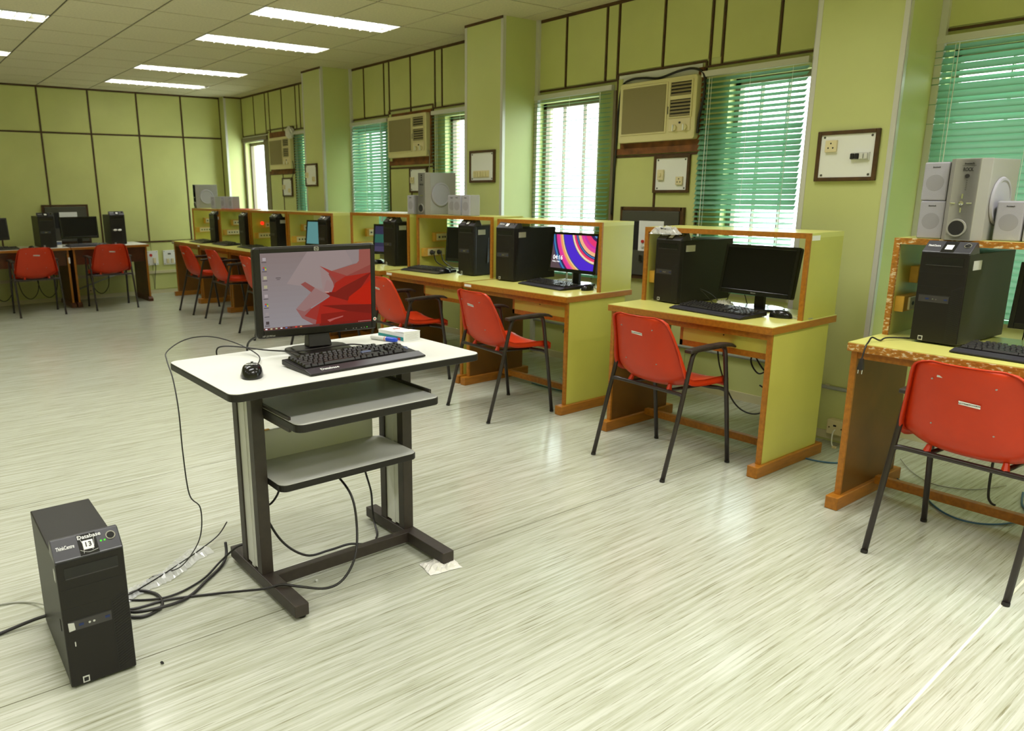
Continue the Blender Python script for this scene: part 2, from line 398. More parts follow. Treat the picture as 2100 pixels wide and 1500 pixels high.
def vb(y, z0, z1, wd=.011, p=wr): box('batten', 'batten', p, XW-.0125, XW, y-wd/2, y+wd/2, z0, z1)
def hb(z, y0, y1, wd=.011, p=wr): box('batten', 'batten', p, XW-.012, XW, y0, y1, z-wd/2, z+wd/2)
def pn(y0, y1, z0, z1): box('wall_panel', 'panel', wr, XW-.009, XW, y0+.004, y1-.004, z0+.004, z1-.004, bevel=.002)
bays = [  # batten positions of the top band, then the AC bay y0,y1
    ([-.73, -.3, .1, .2, .56, .93, 1.04, 1.42, 1.795], (.2, .93)),
    ([2.27, 2.69, 3.077, 3.166, 3.543, 3.945, 4.06, 4.47, 4.825], (3.19, 3.935)),
    ([5.28, 5.68, 6.095, 6.208, 6.624, 7.015, 7.115, 7.522, 7.90], (6.245, 7.03)),
    ([8.26, 8.68, 9.076, 9.192, 9.596, 9.989, 10.111, 10.492, 10.92], (9.285, 10.065))]
for bt, (a0, a1) in bays:
    for i, y in enumerate(bt):
        vb(y, 2.19, ZC)
        if i: pn(bt[i-1]+.009, bt[i]-.009, 2.235 if 2 < i < 6 else 2.20, ZC-.02)
    hb(2.19, bt[0], a0, .013); hb(2.19, a1, bt[-1], .013); hb(2.226, a0, a1, .013)
    hb(ZC-.012, bt[0], bt[-1], .024)
    # the bay below the air conditioner
    m = a0+(a1-a0)*.485
    vb(a0, SILL-.1, 2.226); vb(a1, SILL-.1, 2.226); hb(1.643, a0, a1, .014)
    vb(m, .80, 1.643, .014)
    pn(a0+.009, m-.007, .06, 1.636); pn(m+.007, a1-.009, .06, 1.636)
# pillars
for k, (y0, y1) in enumerate(((-1.2, -.74), (1.80, 2.262), (4.79, 5.268), (7.80, 8.25))):
    p = struct(box('pillar', 'wall', None, XP, XW, y0, y1, 0, ZC))
    for y, s in ((y0, 1), (y1, -1)):
        ya, yb_ = (y-.002, y+.026) if s > 0 else (y-.026, y+.002)
        G().box(XP-.003, XP, ya, yb_, 0, ZC).box(XP-.003, XP+.026, y-.002*s-.0015, y-.002*s+.0015, 0, ZC).obj('corner_strip', 'alum', p)
    box('corner_strip', 'alum', p, XW-.035, XW-.002, y0-.034, y0-.001, .02, ZC)
    box('baseboard', 'base', p, XP-.012, XP, y0-.012, y1+.012, .015, .06)
    hbz = box('batten', 'batten', p, XP-.008, XP, y0, y1, ZC-.02, ZC)
p0 = struct(box('pillar', 'wall', None, 4.344, XW, 10.94, YB, 0, ZC))
box('corner_strip', 'alum', p0, 4.34, 4.372, 10.936, 10.94, 0, ZC)
box('batten', 'batten', p0, 4.344, XW, 10.93, 10.94, ZC-.02, ZC)
# back wall panelling
bx_ = [-1.03, -.43, .17, .77, 1.37, 1.972, 2.571, 3.185, 3.785, 4.344]
for i, x in enumerate(bx_):
    box('batten', 'batten', wb, x-.008, x+.008, YB-.013, YB, .742, ZC)
    if i:
        a, b = bx_[i-1]+.009, x-.009
        for z0, z1 in ((.742, 2.16), (2.176, ZC-.02), (.06, .725)):
            box('wall_panel', 'panel', wb, a+.003, b-.003, YB-.009, YB, z0+.003, z1-.003, bevel=.002)
for z, hh in ((2.168, .016), (.733, .017), (ZC-.01, .02)): box('batten', 'batten', wb, bx_[0], 4.344, YB-.017, YB, z-hh/2, z+hh/2)
struct(box('baseboard_back', 'base', None, XL, 4.344, YB-.014, YB, .0, .05))
struct(G().box(XW-.014, XW, 2.262, 4.79, 0, .055).box(XW-.014, XW, 5.268, 7.80, 0, .055).box(XW-.014, XW, 8.25, 10.94, 0, .055).box(XW-.014, XW, -.74, 1.80, 0, .055).obj('baseboard_right', 'base'))
struct(box('trim_1', 'base', None, 1.0, 4.344, YB-.022, YB-.009, .285, .325))

# ------------------------------------------------------------------ ceiling lamps
def ceiling_lamp(L, label):
    a, b, c, d = L; cx, cy = (a+b)/2, (c+d)/2; w2, d2 = (b-a)/2-.002, (d-c)/2-.002
    t = thing('ceiling_lamp', label, 'lamp', (cx, cy, ZC), 0, 'recessed fluorescent lamps in the tiled ceiling')
    G().box(-w2, w2, -d2, -d2+.004, -.004, .085).box(-w2, w2, d2-.004, d2, -.004, .085).box(-w2, -w2+.004, -d2, d2, -.004, .085).box(w2-.004, w2, -d2, d2, -.004, .085).box(-w2, w2, -d2, d2, .085, .092).obj('housing', 'louvre', t)
    l = bpy.data.lights.new('lamp_light', 'AREA'); l.shape = 'RECTANGLE'; l.size = 1.1; l.size_y = .24; l.energy = LW; l.color = (1, .99, .97); l.spread = R_(128)
    lo = bpy.data.objects.new('lamp_light', l); C.objects.link(lo); lo.location = (cx, cy, ZC+.08)
    for s in (-1, 1): G().cyl((-w2+.03, s*d2*.45, .052), (w2-.03, s*d2*.45, .052), .014, 10).obj('fluorescent_tube', 'tube', t, smooth=True)
    G().prism([(-.012, .06), (.012, .06), (.002, -.012), (-.002, -.012)], -w2+.006, w2-.006, 'x').obj('centre_reflector', 'louvre', t)
    for k in range(1, 12):
        x = -w2+2*w2*k/12
        for s in (-1, 1):
            y0, y1 = (.004, d2-.006) if s > 0 else (-d2+.006, -.004)
            G().hexa([(x-.012, y0, .03), (x+.012, y0, .03), (x+.012, y1, .03), (x-.012, y1, .03), (x-.03, y0, -.014), (x-.026, y0, -.014), (x-.026, y1, -.014), (x-.03, y1, -.014)]).obj('louvre_blade', 'louvre', t)
lamp_labels = ['white louvred ceiling lamp, nearest of the four in the long row', 'white louvred ceiling lamp, second of the four in the long row',
  'white louvred ceiling lamp, third from the front in the long row', 'white louvred ceiling lamp, last of the long row before the back wall',
  'louvred ceiling lamp cut by the top left corner of the photo', 'small lit end of a ceiling lamp at the left edge, over the back wall']
for L, lb in zip(lamps, lamp_labels): ceiling_lamp(L, lb)

# ------------------------------------------------------------------ blinds
def blind(y0, y1, zb, tilt, label, wand=True, var=None, pitch=.0325, cord_at=.75, xb=XW-.028):
    W_ = y1-y0
    t = thing('venetian_blind', label, 'blind', (xb, y0, 0), 0, 'green venetian blinds in the windows')
    box('headrail', 'alum', t, -.014, .020, 0, W_, 2.124, 2.160)
    z = 2.10; zs = []
    while z > zb+.02: zs.append(z); z -= pitch
    hw = .0185; n = 5; g = G(); pts = []
    for k in range(n):
        u = -1+2*k/(n-1); pts.append((u*hw*math.cos(tilt)+(.0028*(1-u*u))*math.sin(tilt), u*hw*math.sin(tilt)+(.0028*(1-u*u))*math.cos(tilt)))
    th = .0005; v = []
    for y in (.004, W_-.004):
        for (px, pz) in pts: v.append((px, y, pz))
    f = [(k, k+1, n+k+1, n+k) for k in range(n-1)]
    me = bpy.data.meshes.new('slat'); me.from_pydata(v, [], f); me.materials.append(M['blind'])
    for p in me.polygons: p.use_smooth = True
    for i, z in enumerate(zs):
        o = bpy.data.objects.new('slat', me); C.objects.link(o); o.parent = t; o.location = (0, 0, z)
        o.rotation_euler = (random.uniform(-.0015, .0015), random.uniform(-.03, .03)-(var(z) if var else 0), 0)
    box('bottom_rail', 'blindrail', t, -.014, .014, .003, W_-.003, zb-.006, zb+.012)
    for k in (.12, .5, .88): G().cyl((-.0205, W_*k, zb), (-.0205, W_*k, 2.115), .0012, 5).obj('ladder_cord', 'paper', t)
    if wand:
        G().cyl((-.03, W_*cord_at, 1.15), (-.026, W_*cord_at, 2.115), .002, 6).obj('pull_cord', 'paper', t)
        G().lathe((-.03, W_*cord_at, 1.09), (0, 0, 1), [(.002, .06), (.006, .03), (.009, 0)], 8).obj('cord_tassel', 'paper', t)
    return t
blind(.86, 1.822, .73, R_(76), 'dark green blind in the window behind the silver subwoofer, right edge', cord_at=.86, var=lambda z: (-.50 if z > 1.86 and int(z*31) % 4 < 2 else -.30 if 1.7 < z and int(z*31) % 3 == 0 else .0))
blind(2.475, 3.20, .73, R_(56), 'green blind with bright gaps right of the large air conditioner', cord_at=.9, var=lambda z: -.30 if z > 1.80 else (-.62 if z < 1.28 else (-.16 if int(z*40) % 3 == 0 else .04)))
blind(3.965, 4.80, .73, R_(16), 'green blind with open slats left of the large air conditioner', cord_at=.12)
blind(5.30, 6.235, .73, R_(14), 'narrow strip of green blind left of the pillar with the row of switches', cord_at=.9)
blind(7.035, 7.87, .73, R_(58), 'closed pale green blind left of the middle air conditioner', cord_at=.12)
blind(8.32, 9.24, .73, R_(50), 'dark narrow strip of blind right of the farthest air conditioner', wand=False)
box('window_head', 'frame', wr, XW-.03, XW-.005, 10.07, 10.93, 2.11, 2.165)
box('alu_trim', 'alum', wr, XW-.012, XW, 10.07, 10.93, 2.168, 2.18)
for a, b in ((10.07, 10.215), (10.885, 10.94)): box('window_jamb', 'frame', wr, XW-.012, XW, a, b, .72, 2.11)
box('window_jamb', 'frame', wr, XW-.02, XW, 3.938, 3.962, .72, 2.12)

# ------------------------------------------------------------------ air conditioners (front looks to -x; built looking to local -y)
TOX = -math.pi/2
def air_con(y0, y1, z0, z1, label, loop=False):
    W_, H_, D = y1-y0, z1-z0, .056
    t = thing('air_conditioner', label, 'air conditioner', (XW-.009, (y0+y1)/2, z0), TOX, 'cream window air conditioners')
    w = W_/2
    G().prism(rrect(-w, w, 0, H_, .018, 3), -D, 0, 'y').obj('casing', 'cream', t, bevel=.006)
    fx0, fx1 = -w+.035, -w+W_*.63
    box('filter_grille_frame', 'cream', t, fx0-.014, fx1+.014, -D-.006, -D, .05, H_-.025, bevel=.004)
    box('filter_backing', 'creamdk', t, fx0, fx1, -D-.0075, -D-.004, .062, H_-.038)
    g = G(); n = 40
    for k in range(n):
        z = .064+(H_-.104)*k/n; g.box(fx0, fx1, -D-.011, -D-.006, z, z+.0045)
    tag(g.obj('filter_grille', 'creamdk', t), kind='stuff')
    vx0, vx1, vz0, vz1 = -w+W_*.69, w-.035, H_*.37, H_-.035
    box('vent_recess', 'blackm', t, vx0, vx1, -D-.0015, -D+.002, vz0, vz1)
    G().box(vx0-.008, vx0, -D-.01, -D, vz0-.008, vz1+.008).box(vx1, vx1+.008, -D-.01, -D, vz0-.008, vz1+.008).box(vx0, vx1, -D-.01, -D, vz1, vz1+.008).box(vx0, vx1, -D-.01, -D, vz0-.008, vz0).obj('vent_frame', 'cream', t)
    n = 10
    for k in range(n):
        z = vz0+(vz1-vz0)*(k+.5)/n
        if k == 5: box('vent_bar', 'cream', t, vx0, vx1, -D-.009, -D-.001, z-.012, z+.012); continue
        G().hexa([(vx0, -D-.010, z-.008), (vx1, -D-.010, z-.008), (vx1, -D-.001, z+.002), (vx0, -D-.001, z+.002), (vx0, -D-.010, z-.004), (vx1, -D-.010, z-.004), (vx1, -D-.001, z+.006), (vx0, -D-.001, z+.006)]).obj('vent_louvre', 'creamdk', t)
    box('control_panel', 'socketpale', t, vx0-.004, vx1+.004, -D-.006, -D, .055, H_*.34, bevel=.003)
    for k in (.28, .78):
        x = vx0+(vx1-vx0)*k
        kn = G().cyl((x, -D-.022, H_*.19), (x, -D-.006, H_*.19), .021, 16).obj('dial_knob', 'cream', t, smooth=False)
        G().box(x-.004, x+.004, -D-.03, -D-.022, H_*.19-.02, H_*.19+.02).obj('pointer', 'whiteboard', kn)
    G().cyl((vx0+(vx1-vx0)*.53, -D-.012, H_*.27), (vx0+(vx1-vx0)*.53, -D-.005, H_*.27), .007, 10).obj('button', 'blackm', t)
    box('brand_badge', 'greypl', t, fx1+.022, fx1+.03, -D-.0085, -D-.004, H_*.42, H_*.54)
    if loop: pass
    # the wooden frame it sits in
    return t
air_con(3.212, 3.862, 1.735, 2.146, 'large cream air conditioner high between two windows, black cable looped over it')
air_con(6.285, 6.975, 1.743, 2.157, 'middle cream air conditioner above the subwoofer on the long row')
air_con(9.29, 9.935, 1.702, 2.112, 'farthest cream air conditioner near the back corner, blank bright window beside it')
for (a0, a1), zt_, mm in (((3.19, 3.93), 1.70, 'rust'), ((6.255, 7.02), 1.715, 'rust'), ((9.29, 10.055), 1.685, 'rust')):
    o = G().box(XW-.02, XW-.008, a0, a1, zt_-.045, zt_).obj('frame_rail', mm, wr)
    box('frame_rail', mm, wr, XW-.016, XW-.008, a0+.007, a0+.05, zt_, 2.19); box('backing_board', mm, wr, XW-.011, XW-.008, a0+.05, a1-.05, zt_, 2.19)
    box('frame_rail', 'panel', wr, XW-.02, XW-.008, a1-.05, a1-.012, zt_, 2.19)
o = box('backing_sheet', 'grey', wr, XW-.014, XW-.010, 3.215, 3.92, 2.13, 2.215)
cable('power_cable', 'black cable draped over the large air conditioner and down the window edge', [(4.565, 3.200, 1.77), (4.56, 3.195, 1.86), (4.56, 3.175, 1.96), (4.56, 3.165, 2.06), (4.57, 3.19, 2.15), (4.58, 3.28, 2.19), (4.58, 3.40, 2.185), (4.58, 3.55, 2.16), (4.58, 3.68, 2.175), (4.575, 3.80, 2.175), (4.57, 3.87, 2.13), (4.57, 3.895, 1.95), (4.58, 3.91, 1.7), (4.585, 3.925, 1.5), (4.585, 3.93, 1.22)], .008, 'cable', 8)
cable('power_cable', 'thin grey cord hanging from the middle air conditioner to its switch plate', [(4.56, 6.275, 1.80), (4.57, 6.27, 1.74), (4.575, 6.28, 1.66), (4.58, 6.30, 1.60), (4.58, 6.36, 1.50)], .004, 'greycable', 6)
cable('power_cable', 'thin dark cord hanging below the farthest air conditioner to its switch plate', [(4.56, 9.28, 1.80), (4.57, 9.28, 1.72), (4.58, 9.33, 1.62), (4.58, 9.42, 1.56)], .004, 'cable', 6)
g = G(); random.seed(3)
for k in range(9): pass
bm = bmesh.new(); bmesh.ops.create_icosphere(bm, subdivisions=3, radius=.075)
for v in bm.verts: v.co *= 1+random.uniform(-.16, .16); v.co.x *= .7
me = bpy.data.meshes.new('plastic_wad'); bm.to_mesh(me); bm.free(); me.materials.append(M['tissue'])
o = bpy.data.objects.new('plastic_wad', me); C.objects.link(o); o.location = (4.545, 9.29, 2.15)
tag(o, 'crumpled white plastic wad stuck on top of the farthest air conditioner', 'plastic wad')

# ------------------------------------------------------------------ electrical plates and boxes
def plate_x(x, y0, y1, z0, z1, label, kind, frame=True, name='switch_board'):
    """framed white board on a face that looks to -x"""
    W_, H_ = y1-y0, z1-z0; w = W_/2
    t = thing(name, label, 'switch board', (x, (y0+y1)/2, z0), TOX)
    if frame:
        G().box(-w-.012, -w+.008, -.02, 0, -.012, H_+.012).box(w-.008, w+.012, -.02, 0, -.012, H_+.012).box(-w+.008, w-.008, -.02, 0, H_-.008, H_+.012).box(-w+.008, w-.008, -.02, 0, -.012, .008).obj('wood_frame', 'batten', t, bevel=.003)
    box('face_plate', 'whiteboard', t, -w, w, -.012, 0, 0, H_, bevel=.002)
    for sx in (-1, 1):
        for z in (.02, H_-.02): G().cyl((sx*(w-.025), -.0145, z), (sx*(w-.025), -.011, z), .006, 8).obj('screw', 'dbox', t)
    def socket(cx, cz, s=.028):
        k = box('socket', 'socketpale', t, cx-s, cx+s, -.026, -.012, cz-s, cz+s, bevel=.003)
        for a, b in ((0, .45), (-.4, -.3), (.4, -.3)): G().cyl((cx+a*s, -.0265, cz+b*s), (cx+a*s, -.024, cz+b*s), .0045, 8).obj('pin_hole', 'ink', k)
    def switch(cx, cz, w1=.022, h1=.026):
        k = box('switch', 'socketpale', t, cx-w1, cx+w1, -.028, -.012, cz-h1, cz+h1, bevel=.003)
        box('rocker', 'cream', k, cx-.007, cx+.007, -.034, -.028, cz-.012, cz+.012, bevel=.002)
    if kind == 'pillar':
        socket(-w*.55, H_*.72, .031)
        k = box('breaker_base', 'grey', t, w*.20, w*.82, -.022, -.012, H_*.40, H_*.56)
        for i in range(4): box('breaker', 'blackm' if i < 2 else 'grey', k, w*(.2+.155*i), w*(.2+.155*i)+w*.12, -.034, -.022, H_*.42, H_*.54, bevel=.002)
    if kind == 'row':
        k = box('switch_base', 'socketpale', t, -w*.72, w*.62, -.016, -.012, H_*.12, H_*.36)
        for i in range(6): box('rocker', 'cream', k, -w*.70+i*w*.22, -w*.70+i*w*.22+w*.16, -.024, -.016, H_*.15, H_*.33, bevel=.002)
    if kind == 'ac': switch(-w*.6, H_*.48, .026, .036); socket(w*.55, H_*.30)
    if kind == 'acfar': socket(-w*.7, H_*.5, .03); switch(w*.5, H_*.3)
    return t
pillar_b = plate_x(XP, 1.876, 2.172, 1.452, 1.688, 'large framed white board on the right pillar, socket at left, breakers at right', 'pillar')
plate_x(XP, 4.876, 5.18, 1.482, 1.72, 'framed white board with a row of six rocker switches on the middle pillar', 'row')
plate_x(XP, 7.965, 8.235, 1.478, 1.71, 'framed white board on the far pillar, thin cord below it', 'acfar')
plate_x(XW-.009, 3.268, 3.545, 1.392, 1.625, 'white board under the large air conditioner, switch and socket', 'ac')
plate_x(XW-.009, 6.345, 6.635, 1.40, 1.63, 'white board under the middle air conditioner, half hidden by the subwoofer', 'acfar')
plate_x(XW-.009, 9.385, 9.655, 1.358, 1.58, 'small white board under the farthest air conditioner', 'acfar')
cable('power_cable', 'thin black cord hanging from the framed board on the far pillar', [(4.19, 8.22, 1.47), (4.195, 8.25, 1.40), (4.20, 8.27, 1.33), (4.205, 8.27, 1.2)], .003, 'cable', 5)

def dist_box(loc, rz, W_, H_, label):
    t = thing('distribution_box', label, 'electrical box', loc, rz); w = W_/2
    G().box(-w-.014, -w+.012, -.028, 0, -.014, H_+.014).box(w-.012, w+.014, -.028, 0, -.014, H_+.014).box(-w, w, -.028, 0, H_-.012, H_+.014).box(-w, w, -.028, 0, -.014, .012).obj('wood_frame', 'batten', t)
    box('door', 'dbox', t, -w+.014, w-.014, -.04, 0, .014, H_-.014, bevel=.004)
    box('slot', 'ink', t, -w*.55, -w*.30, -.0415, -.038, H_*.40, H_*.82)
    k = box('notice_card', 'paper', t, -w*.32, w*.50, -.043, -.0395, H_*.39, H_*.83)
    for i in range(2): G().cyl((-w*.16, -.052, H_*(.53-.07*i)), (-w*.16, -.043, H_*(.53-.07*i)), .012, 10).obj('indicator', 'redp' if i == 0 else 'grey', k)
    box('latch', 'chrome', t, -w*.25, -w*.14, -.052, -.04, H_*.24, H_*.33)
    return t
dist_box((XW-.009, 3.552, .77), TOX, .53, .496, 'dark grey distribution box with white card beside the second air-conditioned bay')
dist_box((2.14, YB-.009, .77), 0, .53, .478, 'dark grey electrical box on the back wall behind the left desks')
def plate_y(x0, x1, z0, z1, label, kind):
    t = thing('socket_plate', label, 'switch board', ((x0+x1)/2, YB-.009, z0), 0, 'white socket plates low on the back wall'); w = (x1-x0)/2; H_ = z1-z0
    box('face_plate', 'whiteboard', t, -w, w, -.012, 0, 0, H_, bevel=.002)
    for sx in (-1, 1):
        for z in (.015, H_-.015): G().cyl((sx*(w-.015), -.0145, z), (sx*(w-.015), -.011, z), .005, 8).obj('screw', 'ink', t)
    if kind == 1: G().cyl((-w*.35, -.022, H_*.70), (-w*.35, -.012, H_*.70), .02, 14).obj('red_button', 'redp', t); box('switch', 'socketpale', t, .0, .035, -.024, -.012, H_*.12, H_*.5)
    else:
        box('indicator', 'dbox', t, -.02, .02, -.018, -.012, H_*.7, H_*.8)
        for a in (-.045, .02): box('switch', 'socketpale', t, a, a+.034, -.024, -.012, H_*.10, H_*.42, bevel=.002)
plate_y(3.13, 3.28, .405, .607, 'white plate with a red button low on the back wall, beside the dark desk', 1)
plate_y(3.353, 3.524, .40, .605, 'white plate with two switches on the back wall, next to the lime desks', 2)
cable('power_cable', 'black cord hanging from the red-buttoned plate on the back wall', [(3.225, 11.08, .43), (3.225, 11.075, .36), (3.20, 11.08, .2), (3.19, 11.08, .07)], .004, 'cable', 5)
# low socket with network lead on the right pillar
t = thing('network_socket', 'cream network socket box low on the right pillar between two desks', 'socket', (XP-.012, 1.893, .055), TOX)
box('box', 'socketpale', t, -.05, .052, -.04, .012, 0, .086, bevel=.006)
box('port', 'ink', t, -.012, .004, -.0415, -.039, .05, .06)
for sx in (-.034, .034): G().cyl((sx, -.043, .042), (sx, -.039, .042), .004, 8).obj('screw', 'batten', t)
lead = G().tube(spline([(0, -.04, .034), (.0, -.062, .02), (.002, -.07, -.02), (.012, -.08, -.045), (.03, -.09, -.05)], 6), .0035, 6).obj('lead', 'paper', t, smooth=True)
box('plug', 'socketpale', t, .02, .04, -.1, -.085, -.055, -.045)
# conduit along the wall
def conduit(name, label, pts, r=.011): return cable(name, label, pts, r, 'conduit', 8, cat='pipe', k=1)
c_ = conduit('conduit_pipe', 'grey conduit pipe running low along the right pillar', [(XP-.013, 1.79, .312), (XP-.013, 2.27, .312)])
box('pipe_clip', 'base', c_, -.004, .004, .18, .2, -.014, .016)
conduit('conduit_pipe', 'grey conduit pipe low on the wall behind the last two lime desks', [(XW-.02, 2.27, .30), (XW-.02, 4.78, .30)])
conduit('conduit_pipe', 'grey pipe sloping across the back wall under the dark desk', [(2.02, YB-.03, .09), (2.75, YB-.03, .33)], .010)

# ------------------------------------------------------------------ lime desks with a hutch, along the window wall
def lime_desk(X0, Y0, W_, zh, label, worn=False, hx=.31, sticker=None, sockets=True, rot=0.):
    wd = 'woodworn' if worn else 'wood'
    t = thing('computer_desk', label, 'desk', (X0, Y0, 0), rot, 'lime green computer desks along the window wall')
    D = .62
    box('edge_band', wd, t, 0, D, 0, W_, .722, .757, bevel=.002)
    box('tabletop', 'limetop', t, .0015, D-.001, .0015, W_-.0015, .7565, .760)
    box('front_rail', 'wood', t, .028, .05, .03, W_-.03, .690, .722)
    for s in (0, 1):
        y0, y1 = (.012, .034) if s == 0 else (W_-.034, W_-.012)
        p = box('side_panel', 'brownlam', t, .035, .565, y0+.001, y1-.001, .06, .722)
        yl = y0 if s == 0 else y1
        box('outer_laminate', 'lime', p, .037, .563, yl-.0012, yl+.0012, .061, .721)
        box('panel_edge', 'wood', p, .022, .0352, y0-.001, y1+.001, .06, .722)
        ym = (y0+y1)/2
        box('foot', 'wood', t, -.025, .615, ym-.028, ym+.028, 0, .06, bevel=.004)
    box('stretcher', 'wood', t, .325, .36, .05, W_-.05, .045, .085, bevel=.003)
    # drawer box under the right half
    ya, yb = .036, W_*.55
    G().box(.065, .085, ya, yb, .585, .615).box(.065, .085, ya, yb, .704, .722).box(.065, .085, ya, ya+.012, .615, .704).box(.065, .085, yb-.018, yb, .585, .704).obj('drawer_frame', wd, t)
    dr = box('drawer_front', 'lime', t, .066, .08, ya+.012, yb-.018, .615, .704)
    G().cyl((.0645, (ya+yb)/2, .675), (.067, (ya+yb)/2, .675), .004, 8).obj('keyhole', 'ink', dr)
    G().box(.085, .48, yb-.018, yb, .585, .722).box(.085, .48, ya, yb, .585, .597).obj('drawer_box', 'brownlam', t)
    # hutch
    hy = .012
    for s in (0, 1):
        y0, y1 = (hy, hy+.022) if s == 0 else (W_-hy-.022, W_-hy)
        h = box('hutch_side', 'lime', t, hx+.014, D-.002, y0, y1, .760, zh-.024)
        box('hutch_edge', wd, h, hx, hx+.014, y0-.0008, y1+.0008, .760, zh)
    h = box('hutch_top', 'limetop', t, hx+.014, D, hy, W_-hy, zh-.024, zh)
    box('hutch_edge', wd, h, hx, hx+.0142, hy+.022, W_-hy-.022, zh-.026, zh)
    if sticker == 'desk': box('sticker', 'paper', t, -.0015, .0, W_-.09, W_-.015, .733, .750)
    if sticker == 'hutch': box('sticker', 'paper', t, hx+.018, hx+.095, hy-.0015, hy, zh-.036, zh-.012)
    if sockets:
        yw = W_-hy-.022
        b = box('socket_block', 'blockwood', t, hx+.03, hx+.25, yw-.038, yw, .865, .935, bevel=.003)
        pl = box('socket_plate', 'socketpale', b, hx+.07, hx+.245, yw-.047, yw-.038, .872, .928, bevel=.002)
        b2 = box('socket_block', 'blockwood', t, hx+.145, hx+.275, yw-.036, yw, .985, 1.06, bevel=.003)
        box('socket_plate', 'socketpale', b2, hx+.165, hx+.27, yw-.044, yw-.036, .995, 1.05, bevel=.002)
        for bb, xs, zz in ((b, (.10, .135, .17, .205), .9), (b2, (.19, .225, .25), 1.022)):
            for x in xs: G().cyl((hx+x, yw-.049, zz), (hx+x, yw-.043, zz), .009, 8).obj('socket_outlet', 'dbox', bb)
    return t
zt = .760
desks = {}
desks['d4'] = lime_desk(3.30, .48, 1.01, 1.190, 'lime desk with chipped white-flecked wooden edges, cut by the right edge', True, hx=.295)
desks['d3'] = lime_desk(3.37, 1.872, 1.012, 1.190, 'lime desk standing alone between the row and the right pillar, dark switched-off monitor', sticker='hutch', hx=.285)
desks['r1'] = lime_desk(3.395, 3.235, 1.025, 1.203, 'lime desk at the near end of the long row, with the colourful lit screen', sticker='desk')
desks['r2'] = lime_desk(3.395, 4.292, 1.0, 1.213, 'lime desk second in the long row, under the large silver subwoofer', sticker='desk')
desks['r3'] = lime_desk(3.37, 5.352, .995, 1.213, 'lime desk third in the long row, last before the gap')
desks['f1'] = lime_desk(3.37, 6.68, 1.02, 1.198, 'lime desk just past the gap, behind the top of the red-screened monitor')
desks['f2'] = lime_desk(3.37, 7.705, 1.0, 1.198, 'lime desk second past the gap, under the red socket light')
desks['f3'] = lime_desk(3.365, 8.71, .985, 1.197, 'lime desk third past the gap, with the third red chair from the back', sticker='desk')
desks['f4'] = lime_desk(3.36, 9.70, .985, 1.195, 'lime desk at the far corner end of the long row, under the far subwoofer', sticker='desk')
G().cyl((3.37+.43, 7.705+1.0-.034-.052, 1.045), (3.37+.43, 7.705+1.0-.034-.043, 1.045), .022, 12).obj('switch_light', 'ledred', None)
o = bpy.data.objects['switch_light']; o.parent = desks['f2']; o.location = (-3.37, -7.705, 0)

